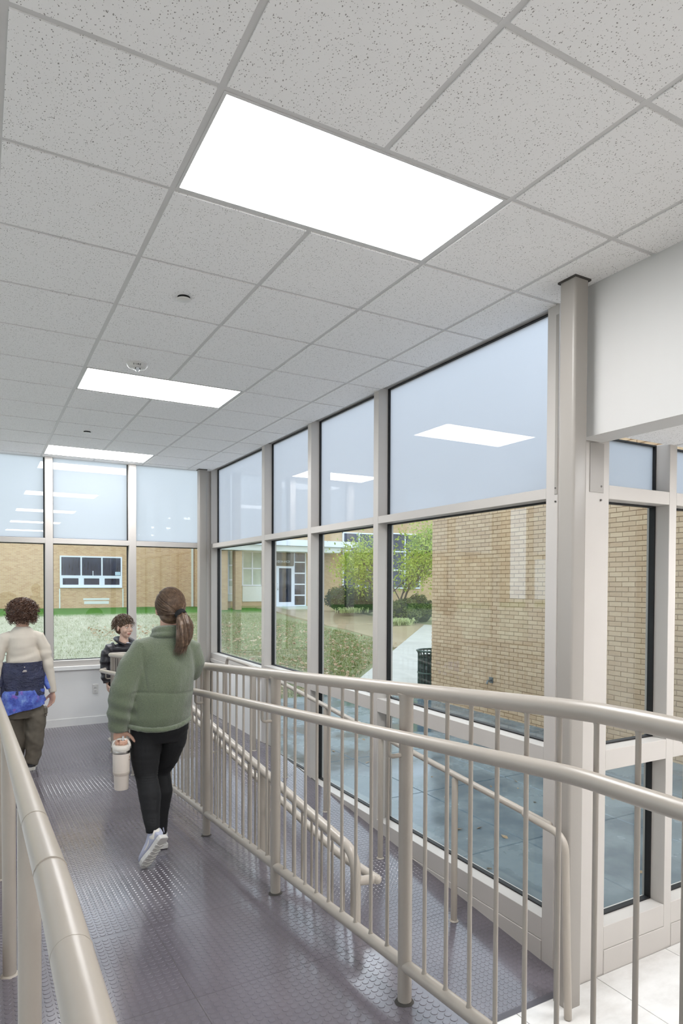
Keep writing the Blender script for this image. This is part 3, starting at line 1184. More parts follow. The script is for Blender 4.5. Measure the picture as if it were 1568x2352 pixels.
# ------------------------------------------------------------------ paving
_t = NT('wet_concrete')
_w = _t.ramp(_t.noise(.9, 5, .6), [(.42, (0, 0, 0, 1)), (.58, (1, 1, 1, 1))])
_t.base(_t.mix(_w, _t.mix(_t.noise(18, 4), lin(100, 118, 126), lin(122, 136, 142)), lin(76, 96, 108)))
_t.l(_t.math('ADD', _t.math('MULTIPLY', _w, -.22), .30), _t.b.inputs['Roughness'])
_t.bump(_t.noise(60, 3), .06, .003)
M_WET = _t.m
_t = NT('pale_concrete_path')
_t.base(_t.mix(_t.noise(1.6, 5, .65), lin(160, 158, 150), lin(190, 188, 180)))
_t.b.inputs['Roughness'].default_value = .45
M_PATH = _t.m
_t = NT('brown_wet_concrete')
_t.base(_t.mix(_t.noise(.8, 5, .65), lin(146, 126, 96), lin(182, 166, 138)))
_t.b.inputs['Roughness'].default_value = .3
M_PLAZA = _t.m

pav = thing('ground_paving', (4.5, 3, 0), 'wet concrete slabs between the glazing and the tan brick wall', kind='structure')
for i in range(4):
    for j in range(-3, 7):
        x0, x1 = 2.30 + i * 1.16, 2.30 + (i + 1) * 1.16 - .008
        y0, y1 = .62 + j * 1.5, .62 + (j + 1) * 1.5 - .008
        if i > 2 and False:
            continue
        if y1 < .7 and x0 < 5.9:
            continue
        G().bbox(x0, min(x1, 6.93), y0, min(y1, 9.7), -.12, -.03, .006).build('slab', M_WET, pav)
pth = thing('ground_path', (11, 15, .2), 'pale concrete walk leading from the brick corner to the entrance', kind='structure')
d = Vector((.676, .737, 0))
nrm = Vector((.737, -.676, 0))
p0_ = Vector((6.2, 9.95, 0))
for k in range(11):
    a, b = p0_ + d * (1.3 * k), p0_ + d * (1.3 * k + 1.29)
    cs = [a, a + nrm * 2.4, b + nrm * 2.4, b]
    g = G()
    top = [(c.x, c.y, float(gz(c.x, c.y)) + .02) for c in cs]
    bot = [(c.x, c.y, float(gz(c.x, c.y)) - .1) for c in cs]
    g.add(top + bot, [(0, 1, 2, 3), (0, 4, 5, 1), (1, 5, 6, 2), (2, 6, 7, 3), (3, 7, 4, 0)])
    g.build('slab', M_PATH, pth, weld=True)
plz = thing('ground_forecourt', (13, 24, .6), 'brown wet concrete forecourt before the entrance doors', kind='structure')
Lb = [(10.6, 14.9), (11.4, 17.4), (11.7, 19.8), (11.7, 21.6), (12.0, 25.0), (12.4, 28.5), (12.3, 30.9)]
Rb = [(12.6, 15.6), (15.2, 18.8), (16.2, 20.4), (16.0, 21.5), (15.6, 24.0), (16.6, 28.5), (17.2, 30.9)]
for k in range(6):
    qs = [Lb[k], Rb[k], Rb[k + 1], Lb[k + 1]]
    top = [(x, y, float(gz(x, y)) + (.012 if k < 3 else .03)) for x, y in qs]
    bot = [(x, y, float(gz(x, y)) - .1) for x, y in qs]
    G().add(top + bot, [(0, 1, 2, 3), (0, 4, 5, 1), (1, 5, 6, 2), (2, 6, 7, 3), (3, 7, 4, 0)]).build('slab', M_PLAZA, plz, weld=True)

n = 60
lx, ly = RNG.uniform(2.6, 6.8, n), RNG.uniform(.9, 8.5, n)
P = np.stack([lx, ly, np.full(n, -.026)], 1)
tag(scatter_mesh('paving_leaves', P, np.tile([0, 0, 1.], (n, 1)), RNG.uniform(.012, .05, n), M_DEAD, None, .5, .25), 'a few pale dead leaves lying on the wet paving', 'leaves', kind='stuff')

# ------------------------------------------------------------------ near brick wall
BW, BH = .2032, .0677


def brick_tint(name, ca, cb, mul=1.0):
    t = NT(name)
    sp = t.n('ShaderNodeSeparateXYZ')
    t.l(t.pos(), sp.inputs[0])
    row = t.math('FLOOR', t.math('DIVIDE', t.math('ADD', sp.outputs[2], 10 * BH), BH))
    colm = t.math('FLOOR', t.math('ADD', t.math('DIVIDE', sp.outputs[1], BW), t.math('MULTIPLY', t.math('MODULO', row, 2.0), .5)))
    cb_ = t.n('ShaderNodeCombineXYZ')
    t.l(colm, cb_.inputs[0])
    t.l(row, cb_.inputs[1])
    wn = t.n('ShaderNodeTexWhiteNoise', noise_dimensions='3D')
    t.l(cb_.outputs[0], wn.inputs['Vector'])
    c = t.mix(wn.outputs['Value'], lin(*ca), lin(*cb))
    c = t.mix(t.math('MULTIPLY', t.noise(45, 4, .7), .35), c, lin(*[int(x * .72) for x in ca]))
    # rain streaks and grime with a shape of their own
    c = t.mix(t.math('MULTIPLY', t.ramp(t.noise(1.7, 4, .6, stretch=(1, 1.5, .35)), [(.5, (0, 0, 0, 1)), (.75, (1, 1, 1, 1))]), .35), c, lin(150, 118, 82))
    t.base(c)
    t.b.inputs['Roughness'].default_value = .88
    t.bump(t.noise(140, 4, .7), .5, .004)
    return t.m


M_BRICK = brick_tint('painted_tan_brick', (190, 160, 126), (206, 180, 146))
M_MORTAR = simple('tan_mortar', (164, 138, 108), .95)
XW, YW = 6.93, 8.1
nw = thing('wall_brick_wing', (XW, 3, -.03), 'tan painted brick wall of the wing outside the right glazing', kind='structure')
G().box(XW + .008, XW + 6, -6, YW - .01, -.2, 4.2).build('mortar_core', M_MORTAR, nw)
brk = []
row0 = 0
for r in range(-1, 62):
    z0 = -10 * BH + (r + 10) * BH
    rowi = r + 10
    offv = .5 * (rowi % 2)
    c0 = math.floor(-6 / BW) - 1
    for c in range(c0, int(YW / BW) + 2):
        y0 = (c - offv) * BW
        y1 = y0 + BW
        y0c, y1c = max(y0, -6), min(y1, YW)
        if y1c - y0c < .05:
            continue
        brk.append((y0c + .0035, y1c - .0035, z0 + .0045, z0 + BH - .0045))
B = np.array(brk)
cen = np.stack([np.full(len(B), XW), (B[:, 0] + B[:, 1]) / 2, (B[:, 2] + B[:, 3]) / 2], 1) - np.array(CAM)
dep = cen @ np.array(_fw)
px = 784 + FPX * (cen @ np.array(RIGHT)) / dep
py = CY0 - FPX * (cen @ np.array(UP)) / dep
vis = (dep > 0) & (py > 1165) & (py < 1720) & (((px > 985) & (px < 1260)) | ((px > 1395) & (px < 1505)) | ((px > 1556) & (px < 1568)))
full = (B[:, 1] - B[:, 0] > BW * .9)
order = np.argsort(np.where(vis & full, dep, 1e9))[:300]
sg = np.zeros(len(B), bool)
sg[order] = True
bl, bh_, bd = BW - .007, BH - .009, .03
bv = [(0, 0, 0), (0, bl, 0), (0, bl, bh_), (0, 0, bh_)]
bg = G().bbox(0, bd, 0, bl, 0, bh_, .0025)
bmesh_ = bg.mesh('brick')
for i in order:
    o = link('brick', bmesh_, M_BRICK, nw, loc=(XW - .004 * RNG.random(), B[i, 0], B[i, 2]))
rest = np.where(~sg)[0]
V, F = [], []
e_ = .002
for i in rest:
    y0, y1, z0, z1 = B[i]
    x = XW - .004 * RNG.random()
    o = len(V)
    V += [(x, y0 + e_, z0 + e_), (x, y1 - e_, z0 + e_), (x, y1 - e_, z1 - e_), (x, y0 + e_, z1 - e_), (x + .02, y0, z0), (x + .02, y1, z0), (x + .02, y1, z1), (x + .02, y0, z1)]
    F += [o, o + 3, o + 2, o + 1, o, o + 1, o + 5, o + 4, o + 1, o + 2, o + 6, o + 5, o + 2, o + 3, o + 7, o + 6, o + 3, o, o + 4, o + 7]
tag(np_mesh('bricks', np.array(V), np.array(F), np.full(len(F) // 4, 4), M_BRICK, nw), kind='stuff')
# little hose tap on the wall
ws = thing('hose_tap', (XW, 5.62, .35), 'small grey hose tap on the tan brick wall', 'tap')
tp = at(1128, 1562, 1)
_d = (at(1128, 1562, 1) - CAM)
tpt = CAM + _d * ((XW - CAM.x) / _d.x)
ws.location = tpt
M_TAP = simple('tap_metal', (98, 104, 104), .4, metallic=.7)
G().bbox(XW - .012, XW - .004, tpt.y - .05, tpt.y + .05, tpt.z - .05, tpt.z + .05, .004).build('back_plate', M_TAP, ws)
G().tube([(XW - .01, tpt.y, tpt.z), (XW - .08, tpt.y, tpt.z - .01), (XW - .1, tpt.y, tpt.z - .06)], .018, 10).build('spout', M_TAP, ws, smooth=True)

# ------------------------------------------------------------------ far school building
def far_brick(name, ca, cb, cm):
    t = NT(name)
    sp = t.n('ShaderNodeSeparateXYZ')
    t.l(t.pos(), sp.inputs[0])
    cbn = t.n('ShaderNodeCombineXYZ')
    t.l(t.math('ADD', sp.outputs[0], sp.outputs[1]), cbn.inputs[0])
    t.l(sp.outputs[2], cbn.inputs[1])
    br = t.n('ShaderNodeTexBrick')
    br.inputs['Scale'].default_value = 1.0
    br.inputs['Brick Width'].default_value = .2032
    br.inputs['Row Height'].default_value = .0677
    br.inputs['Mortar Size'].default_value = .006
    br.inputs['Color1'].default_value = lin(*ca)
    br.inputs['Color2'].default_value = lin(*cb)
    br.inputs['Mortar'].default_value = lin(*cm)
    t.l(cbn.outputs[0], br.inputs['Vector'])
    c = t.mix(t.math('MULTIPLY', t.noise(.5, 4), .4), br.outputs['Color'], lin(196, 176, 148))
    t.base(c)
    t.b.inputs['Roughness'].default_value = .9
    return t.m


M_FBRICK = far_brick('far_tan_brick', (184, 140, 98), (206, 168, 124), (200, 180, 152))
M_FBRICK2 = far_brick('far_olive_brick', (168, 138, 98), (186, 158, 116), (176, 154, 118))
M_FWHITE = simple('white_window_frame', (222, 228, 238), .4)
_t = NT('dark_window_pane')
_t.base(_t.ramp(_t.noise(3, 3, stretch=(6, 1, .6)), [(.3, lin(18, 22, 34)), (.7, lin(52, 60, 84))]))
_t.b.inputs['Roughness'].default_value = .08
M_FPANE = _t.m
_t = NT('pale_window_pane')
_t.base(_t.ramp(_t.noise(1.2, 2), [(.3, lin(150, 168, 158)), (.7, lin(196, 206, 190))]))
_t.b.inputs['Roughness'].default_value = .1
M_FPALE = _t.m
M_SKIRT = simple('pale_panel', (214, 220, 214), .5)

YA = 35.0
bA = thing('school_building', (0, YA, .8), 'tan brick school wing with one wide white window across the lawn', 'building')
xa1 = at(446, 1300, YA).x
G().box(-30, xa1, YA, YA + 6, 0, 9).build('wall', M_FBRICK, bA)


def rect(pxs, pys, Y):
    a, b = at(pxs[0], pys[0], Y), at(pxs[1], pys[1], Y)
    return min(a.x, b.x), max(a.x, b.x), min(a.z, b.z), max(a.z, b.z)


x0, x1, z0, z1 = rect((137, 280), (1276, 1350), YA)
W_ = x1 - x0
fr = G()
fw = .07
fr.box(x0, x1, YA - .06, YA + .05, z1 - fw, z1).box(x0, x1, YA - .10, YA + .05, z0, z0 + fw)
fr.box(x0, x0 + fw, YA - .064, YA + .05, z0 + .001, z1 - .001).box(x1 - fw, x1, YA - .064, YA + .05, z0 + .001, z1 - .001)
zt = z0 + (z1 - z0) * .345
fr.box(x0 + .001, x1 - .001, YA - .062, YA + .05, zt, zt + .07)
for k in (1, 2):
    fr.box(x0 + W_ * k / 3 - .035, x0 + W_ * k / 3 + .035, YA - .066, YA + .05, z0 + .002, z1 - .002)
win = fr.build('window', M_FWHITE, bA)
for k in range(3):
    a, b = x0 + W_ * k / 3 + .035, x0 + W_ * (k + 1) / 3 - .035
    G().box(a, b, YA - .03, YA, zt + .07, z1 - fw).build('pane', M_FPANE, win)
    s = G()
    s.box(a, b, YA - .05, YA, z0 + fw, z0 + fw + .09).box(a, b, YA - .05, YA, zt - .08, zt).box(a, a + .1, YA - .05, YA, z0 + fw + .09, zt - .08).box(b - .1, b, YA - .05, YA, z0 + fw + .09, zt - .08)
    s.build('sash', M_FWHITE, win)
    G().box(a + .1, b - .1, YA - .03, YA - .01, z0 + fw + .09, zt - .08).build('pane', M_FPANE, win)
px0, px1, pz0, pz1 = rect((264, 276), (1313.5, 1321.5), YA)
G().box(px0, px1, YA - .045, YA - .031, pz0, pz1).build('paper_notice', simple('paper', (176, 200, 214), .7), win)
G().tube([(x0 + W_ * .52, YA - .07, zt + .02), (x0 + W_ * .52, YA - .075, zt + .32)], .02, 8).build('window_stay', M_FWHITE, win)
for xx in (137, 282):
    c = at(xx, 1372, YA)
    G().box(c.x - .03, c.x + .03, YA - .03, YA, .8, z0 - .05).build('control_joint', M_SKIRT, bA)
c = at(441, 1300, YA)
G().box(c.x - .05, c.x + .05, YA - .09, YA, .8, 7).build('downspout', M_SKIRT, bA)
for (q, w) in (((191, 251), (1374, 1378)), ((193, 250), (1381, 1387))):
    a0, a1, b0, b1 = rect(q, w, YA)
    G().box(a0, a1, YA - .012, YA, b0, b1).build('patch', M_SKIRT, bA)

YBd = 31.2
bB = thing('entrance_building', (14, YBd, .85), 'olive brick entrance block with white canopy and glass doors', 'building')
xe0 = at(500, 1300, YBd).x
G().box(xa1, xe0 + .3, 33.4, 36, 0, 9).build('link_wall', M_FBRICK, bB)
G().box(xe0, 34, YBd, YBd + 6, 0, 9).build('wall', M_FBRICK2, bB)
# canopy fascia
fa = rect((496, 822), (1236, 1262), YBd - 1.6)
G().box(fa[0] - .5, fa[1], YBd - 1.6, YBd, at(640, 1252, YBd - 1.6).z, at(640, 1238, YBd - 1.6).z).build('canopy_fascia', M_FWHITE, bB)
G().box(fa[0] - .5, fa[1] - 1.0, YBd - 1.4, YBd, at(640, 1266, YBd - 1.4).z, at(640, 1252, YBd - 1.4).z).build('canopy_soffit', M_SKIRT, bB)
for q in ((504, 523), (541, 555)):
    a = at(q[0], 1300, YBd - 1.2).x
    b = at(q[1], 1300, YBd - 1.2).x
    G().box(a, b, YBd - 1.2, YBd - .7, .5, at(510, 1264, YBd - 1.2).z).build('pillar', M_FBRICK2, bB)


def fwin(qx, qy, cols_, rows_, pane_m, apron=None, Y=YBd, nm='window'):
    x0, x1, z0, z1 = rect(qx, qy, Y)
    g = G()
    f = .07
    g.box(x0 - f / 2, x1 + f / 2, Y - .083, Y + .02, z1 - f, z1).box(x0 - f / 2, x1 + f / 2, Y - .083, Y + .02, z0, z0 + f)
    for k in range(cols_ + 1):
        xx = x0 + (x1 - x0) * k / cols_
        g.box(xx - f / 2, xx + f / 2, Y - .08, Y + .02, z0 + .001, z1 - .001)
    for k in range(1, rows_):
        zz = z0 + (z1 - z0) * k / rows_
        g.box(x0 + .001, x1 - .001, Y - .077, Y + .02, zz - f / 2, zz + f / 2)
    w = g.build(nm, M_FWHITE, bB)
    for i in range(cols_):
        for j in range(rows_):
            G().box(x0 + (x1 - x0) * i / cols_ + f / 2, x0 + (x1 - x0) * (i + 1) / cols_ - f / 2, Y - .04, Y - .01, z0 + (z1 - z0) * j / rows_ + f / 2, z0 + (z1 - z0) * (j + 1) / rows_ - f / 2).build('pane', pane_m, w)
    return w


fwin((523, 541), (1265, 1365), 1, 3, M_FPALE)
fwin((556, 600), (1265, 1346), 2, 2, M_FPALE)
fwin((600, 630), (1265, 1346), 1, 2, M_FPALE)
for qq in ((523, 541), (556, 630)):
    x0, x1, z0, z1 = rect(qq, (1346, 1381), YBd)
    G().box(x0, x1, YBd - .05, YBd, z0, z1).build('apron_panel', M_SKIRT, bB)
fwin((674, 700), (1266, 1392), 1, 5, M_FPANE)
fwin((787, 858), (1222, 1350), 2, 3, M_FPANE)
fwin((858, 962), (1222, 1352), 3, 3, M_FPANE)
# entrance door
x0, x1, z0, z1 = rect((631, 673), (1300, 1394), YBd)
dr = G()
dr.box(x0, x1, YBd - .12, YBd, z1 - .12, z1).box(x0, x1, YBd - .12, YBd, z0, z0 + .28).box(x0, x0 + .2, YBd - .12, YBd, z0 + .28, z1 - .12).box(x1 - .16, x1, YBd - .12, YBd, z0 + .28, z1 - .12)
dr = dr.build('entrance_door', M_FWHITE, bB)
G().box(x0 + .2, x1 - .16, YBd - .07, YBd - .02, z0 + .28, z1 - .12).build('pane', M_FPANE, dr)
G().tube(fillet([(x0 + .1, YBd - .12, z0 + .95), (x0 + .1, YBd - .2, z0 + .95), (x0 + .1, YBd - .2, z0 + 1.3), (x0 + .1, YBd - .12, z0 + 1.3)], .05, 4), .02, 8).build('door_handle', M_CHROME, dr, smooth=True)
x0, x1, z0, z1 = rect((631, 673), (1267, 1299), YBd)
G().box(x0, x1, YBd - .1, YBd, z0, z1).build('door_transom', simple('transom_glass', (96, 84, 58), .15), bB)
mt = Matrix.Translation(Vector(((x0 + x1) / 2 - .1, YBd - .104, z0 + .2))) @ Matrix.Rotation(PI / 2, 4, 'X')
text_mesh('101H-HOI', .19, M_FWHITE, 'door_lettering', bB, mt)
G().box(at(628, 1300, YBd).x, at(706, 1300, YBd).x, YBd - 2.0, YBd, .75, .93).build('door_step', M_SKIRT, bB)

# ------------------------------------------------------------------ planting and litter bin
M_BARK = simple('grey_bark', (96, 84, 70), .9, var=.2, var_scale=20)
tx = at(905, 1395, 22.6)
tree = thing('tree', (tx.x, 22.6, .5), 'young multi-stemmed tree with loose yellow-green leaves', 'tree')
g = G()
tips = []
rt = random.Random(3)


def branch(p, d, L, r, lvl):
    q = p + d * L
    mid = p + d * (L * .5) + Vector((rt.gauss(0, .04), rt.gauss(0, .04), 0)) * L
    g.tube([p, mid, q], [r, r * .8, r * .55], 6)
    if lvl >= 2:
        tips.append((mid, d))
    tips.append((q, d)) if lvl >= 1 else None
    if lvl < 3:
        for k in range(3 if lvl else 4):
            nd = (d + Vector((rt.gauss(0, .55), rt.gauss(0, .55), rt.gauss(.12, .3)))).normalized()
            branch(p + d * L * rt.uniform(.45, 1), nd, L * rt.uniform(.55, .8), r * .5, lvl + 1)


for k in range(4):
    a = k * 1.6 + .3
    branch(Vector((tx.x + .12 * math.cos(a), 22.6 + .12 * math.sin(a), .45)), Vector((.42 * math.cos(a), .42 * math.sin(a), 1)).normalized(), 2.1, .06, 0)
g.build('trunk', M_BARK, tree, smooth=True)
tp_ = np.array([t[0][:] for t in tips])
n = 9000
P = tp_[RNG.integers(0, len(tp_), n)] + RNG.normal(0, .3, (n, 3))
M_TREE = leaf_mat('yellow_green_leaves', [(.3, lin(112, 140, 44)), (.5, lin(158, 176, 62)), (.7, lin(196, 196, 92))], .55, 5)
tag(scatter_mesh('foliage', P, np.tile([0, -.6, .5], (n, 1)), RNG.uniform(.05, .09, n), M_TREE, tree, .5, .8), kind='stuff')


def bush(name, label, c, r, mat, n, size, cat='bush', group=None):
    t = thing(name, (c[0], c[1], c[2] - r[2]), label, cat, group)
    v = RNG.normal(0, 1, (n, 3))
    v /= np.linalg.norm(v, axis=1)[:, None]
    v[:, 2] = np.abs(v[:, 2]) * np.where(RNG.random(n) < .75, 1, -.6)
    lump = 1 + .12 * np.sin(v[:, 0] * 7 + c[0]) * np.sin(v[:, 2] * 6) + .08 * np.sin(v[:, 1] * 11)
    P = np.array(c) + v * np.array(r) * (lump * RNG.uniform(.86, 1.04, n))[:, None]
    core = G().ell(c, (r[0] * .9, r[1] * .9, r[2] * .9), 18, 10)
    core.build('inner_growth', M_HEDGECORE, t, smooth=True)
    tag(scatter_mesh('foliage', P, v, RNG.uniform(size * .7, size * 1.3, n), mat, t, .6, .5), kind='stuff')
    return t


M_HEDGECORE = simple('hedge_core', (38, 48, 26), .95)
M_HEDGE = leaf_mat('hedge_leaves', [(.3, lin(44, 62, 30)), (.6, lin(70, 92, 46)), (.8, lin(98, 112, 62))], .6, 6)
M_SHRUB = leaf_mat('shrub_leaves', [(.3, lin(70, 84, 38)), (.6, lin(104, 116, 56)), (.8, lin(128, 130, 74))], .6, 6)
for (q, zc_, Y, rx, rz, lab) in ((790, 1378, 27.2, 1.0, .68, 'dark clipped round hedge bush nearest the entrance'), (835, 1380, 26.2, 1.2, .72, 'dark hedge bush below the gridded windows'),
                                (925, 1410, 21.6, .95, .62, 'brown-green shrub at the foot of the tree'), (958, 1404, 22.2, .8, .7, 'leafy shrub beside the brick wall corner, right of the tree')):
    c = at(q, zc_, Y)
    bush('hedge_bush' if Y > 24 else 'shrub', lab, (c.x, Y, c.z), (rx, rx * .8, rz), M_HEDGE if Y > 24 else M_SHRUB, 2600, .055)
M_LIRI = leaf_mat('ornamental_grass', [(.3, lin(150, 168, 98)), (.7, lin(214, 220, 170))], .6, 8)


def clump(q, zc_, Y, n, L, lab):
    c = at(q, zc_, Y)
    t = thing('ornamental_grass', (c.x, Y, c.z), lab, 'plant', 'pale grass clumps edging the forecourt')
    V, F = [], []
    for k in range(n):
        a = rt.uniform(0, 2 * PI)
        b0 = Vector((c.x + rt.gauss(0, .35), Y + rt.gauss(0, .12), c.z))
        dd = Vector((math.cos(a), math.sin(a), 0))
        w = Vector((-dd.y, dd.x, 0)) * .012
        h = L * rt.uniform(.6, 1.1)
        o = len(V)
        p1 = b0 + dd * h * .35 + Vector((0, 0, h * .7))
        p2 = b0 + dd * h * .9 + Vector((0, 0, h * .35))
        V += [b0 - w, b0 + w, p1 + w, p1 - w, p2]
        F += [(o, o + 1, o + 2, o + 3), (o + 3, o + 2, o + 4)]
    tag(G().add(V, F).build('blades', M_LIRI, t), kind='stuff')


clump(915, 1436, 20.6, 240, .42, 'pale green grass clump at the foot of the shrub by the tree')
clump(803, 1408, 25.0, 160, .38, 'pale green grass clump before the dark hedge')
bn = thing('litter_bin', (7.28, 8.52, 0), 'dark green metal litter bin half hidden by the brick wall corner', 'bin')
M_BIN = simple('dark_green_metal', (22, 58, 44), .4)
bc = (7.28, 8.52)
zb0 = .0
for k in range(24):
    a = 2 * PI * k / 24
    x, y = bc[0] + .29 * math.cos(a), bc[1] + .29 * math.sin(a)
    G().tube([(x, y, zb0 + .02), (x, y, .80), (bc[0] + .31 * math.cos(a), bc[1] + .31 * math.sin(a), .86)], .012, 6).build('slat', M_BIN, bn, smooth=True)
for zz, rr in ((.08, .29), (.42, .292), (.86, .315)):
    G().tube([(bc[0] + rr * math.cos(2 * PI * k / 28), bc[1] + rr * math.sin(2 * PI * k / 28), zz) for k in range(28)], .02, 8, closed=True).build('hoop', M_BIN, bn, smooth=True)
lathe([(.25, 0), (.27, .02), (.27, .78), (.255, .78), (.25, .05), (0, .05)], (bc[0], bc[1], -.02), 24).build('liner', simple('bin_liner', (16, 34, 28), .6), bn, smooth=True)

# ------------------------------------------------------------------ people
M_SKIN = simple('skin', (206, 164, 142), .55, var=.05, var_scale=30)
M_SKIN2 = simple('skin_fair', (214, 178, 158), .5, var=.04, var_scale=30)


def strand_mat(name, a, b, c):
    t = NT(name)
    t.base(t.ramp(t.noise(55, 4, .7), [(.3, lin(*a)), (.55, lin(*b)), (.78, lin(*c))]))
    t.b.inputs['Roughness'].default_value = .38
    t.b.inputs['Specular IOR Level'].default_value = .6
    return t.m


def xf(g_dst, g_src, M4):
    return g_dst.add([M4 @ Vector(v) for v in g_src.v], g_src.f)


def head_prims(g, M4, s=1.0, ears=True):
    """head in its own frame: face towards -y, origin at the middle of the head"""
    h = G()
    h.ell((0, .018, .03), (.073 * s, .092 * s, .083 * s), 24, 16)
    h.ell((0, -.025 * s, -.018 * s), (.058 * s, .064 * s, .082 * s), 24, 16)
    h.ell((0, -.04 * s, -.07 * s), (.038 * s, .04 * s, .036 * s), 18, 12)
    h.ell((0, -.066 * s, -.09 * s), (.018 * s, .018 * s, .016 * s), 12, 8)
    for q in (-1, 1):
        h.ell((q * .036 * s, -.058 * s, -.03 * s), (.022 * s, .024 * s, .026 * s), 12, 8)
        h.ell((q * .03 * s, -.074 * s, .026 * s), (.024 * s, .016 * s, .011 * s), 12, 8)
        if ears:
            h.ell((q * .074 * s, .012 * s, -.012 * s), (.009 * s, .019 * s, .032 * s), 12, 10, Matrix.Rotation(q * .35, 3, 'Z'))
    h.tube([(0, -.082 * s, .014 * s), (0, -.094 * s, -.008 * s), (0, -.104 * s, -.03 * s)], [.007 * s, .009 * s, .0125 * s], 10)
    for q in (-1, 1):
        h.ell((q * .010 * s, -.09 * s, -.034 * s), (.009 * s, .011 * s, .008 * s), 10, 8)
    h.tube([(-.023 * s, -.078 * s, -.058 * s), (-.008 * s, -.088 * s, -.0555 * s), (.008 * s, -.088 * s, -.0555 * s), (.023 * s, -.078 * s, -.058 * s)], .0058 * s, 8)
    h.tube([(-.02 * s, -.078 * s, -.066 * s), (0, -.088 * s, -.068 * s), (.02 * s, -.078 * s, -.066 * s)], .0068 * s, 8)
    xf(g, h, M4)


def hand_prims(g, wrist, d, n, side, curls, s=1.0, thumb=(.6, .75, .25)):
    """palm, four unequal fingers with three bends each and a thumb from the side of the palm"""
    wrist, d, n = Vector(wrist), Vector(d).normalized(), Vector(n).normalized()
    n = (n - d * n.dot(d)).normalized()
    sd = d.cross(n) * side
    pm = G()
    pm.ell((0, 0, 0), (.041 * s, .014 * s, .05 * s), 16, 12)
    M3 = Matrix((sd, n, d)).transposed()
    for v in pm.v[:]:
        pass
    g.add([wrist + d * (.05 * s) + M3 @ Vector(v) for v in pm.v], pm.f)
    L = [(.034, .024, .019), (.038, .027, .021), (.035, .025, .02), (.027, .019, .017)]
    for i in range(4):
        base = wrist + d * (.082 * s - .004 * abs(i - 1.2)) + sd * ((1.5 - i) * .0192 * s)
        pts = [base - d * .02 * s, base]
        a = 0.0
        p = base
        c = curls[i] if isinstance(curls[i], (list, tuple)) else [curls[i]] * 3
        for k in range(3):
            a += c[k]
            p = p + (d * math.cos(a) + n * math.sin(a)) * (L[i][k] * s)
            pts.append(p)
        r0 = (.0092, .0094, .009, .008)[i] * s
        g.tube(pts, [r0, r0, r0 * .96, r0 * .88, r0 * .72], 10)
        g.ell(pts[-1], (r0 * .74,) * 3, 10, 6)
    tb = wrist + d * (.028 * s) + sd * (.03 * s)
    td = (d * thumb[0] + sd * thumb[1] + n * thumb[2]).normalized()
    t1 = tb + td * (.036 * s)
    td2 = (td + d * .5 + n * .15).normalized()
    t2 = t1 + td2 * (.028 * s)
    t3 = t2 + (td2 + d * .2 + n * .2).normalized() * (.022 * s)
    g.tube([tb - td * .012, tb, t1, t2, t3], [.014 * s, .0145 * s, .0115 * s, .0105 * s, .0085 * s], 10)
    g.ell(t3, (.0087 * s,) * 3, 10, 6)


def wr(amp, sc_, seed=0):
    """soft cloth folds"""
    o = Vector((seed * 3.1, seed * 1.7, seed * 2.3))

    def f(c, n_):
        return amp * (mnoise.noise(Vector((c.x * sc_[0], c.y * sc_[1], c.z * sc_[2])) + o))
    return f


def garment(name, g, voxel, smooth, mat, parent, fns=()):
    me = remesh(g, voxel, smooth)
    for f in fns:
        displace(me, f)
    me.polygons.foreach_set('use_smooth', [True] * len(me.polygons))
    return link(name, me, mat, parent)


def strands(paths, r, seg=3):
    g = G()
    for p in paths:
        n_ = len(p)
        g.tube(p, [r * (1 - .55 * k / (n_ - 1)) for k in range(n_)], seg, caps=False)
    return g


def shoe(g_up, g_sole, heel, toe, width, up, thick=.022):
    """sole along heel->toe and an upper on top of it"""
    heel, toe, up = Vector(heel), Vector(toe), Vector(up).normalized()
    d = toe - heel
    L = d.length
    d.normalize()
    up = (up - d * up.dot(d)).normalized()
    s = d.cross(up)
    prof = [(-.02, .55), (.0, .75), (.08, .84), (.25, .8), (.45, .78), (.62, .95), (.78, 1.0), (.9, .86), (.98, .55), (1.02, .3)]
    for zz, k in ((0, 0),):
        lo, hi = [], []
        for t, w in prof:
            c = heel + d * (L * t)
            lo.append((c + s * (width / 2 * w), c - s * (width / 2 * w)))
        vs, fs = [], []
        for (a, b) in lo:
            vs += [a, b, b + up * thick, a + up * thick]
        m_ = len(lo)
        for i in range(m_ - 1):
            o, q = 4 * i, 4 * (i + 1)
            for j in range(4):
                j2 = (j + 1) % 4
                fs.append((o + j, o + j2, q + j2, q + j))
        fs += [(3, 2, 1, 0), tuple(4 * (m_ - 1) + j for j in range(4))]
        g_sole.add(vs, fs)
    c0 = heel + up * thick
    secs = [(.02, .34, .085), (.14, .40, .092), (.28, .41, .075), (.45, .40, .055), (.65, .44, .042), (.82, .42, .033), (.95, .26, .024)]
    pts = [c0 + d * (L * t) + up * (h * .42) for t, w, h in secs]
    g_up.tube(pts, 1.0, 4) if False else None
    vs, fs, seg = [], [], 14
    for (t, w, h) in secs:
        c = c0 + d * (L * t)
        for k in range(seg):
            a = 2 * PI * k / seg
            vs.append(c + s * (width * w * 1.08 * math.cos(a)) + up * (max(-.004, h * .5 + h * .5 * math.sin(a))))
    for i in range(len(secs) - 1):
        for k in range(seg):
            k2 = (k + 1) % seg
            fs.append((i * seg + k, i * seg + k2, (i + 1) * seg + k2, (i + 1) * seg + k))
    fs += [tuple(range(seg - 1, -1, -1)), tuple((len(secs) - 1) * seg + k for k in range(seg))]
    g_up.add(vs, fs)


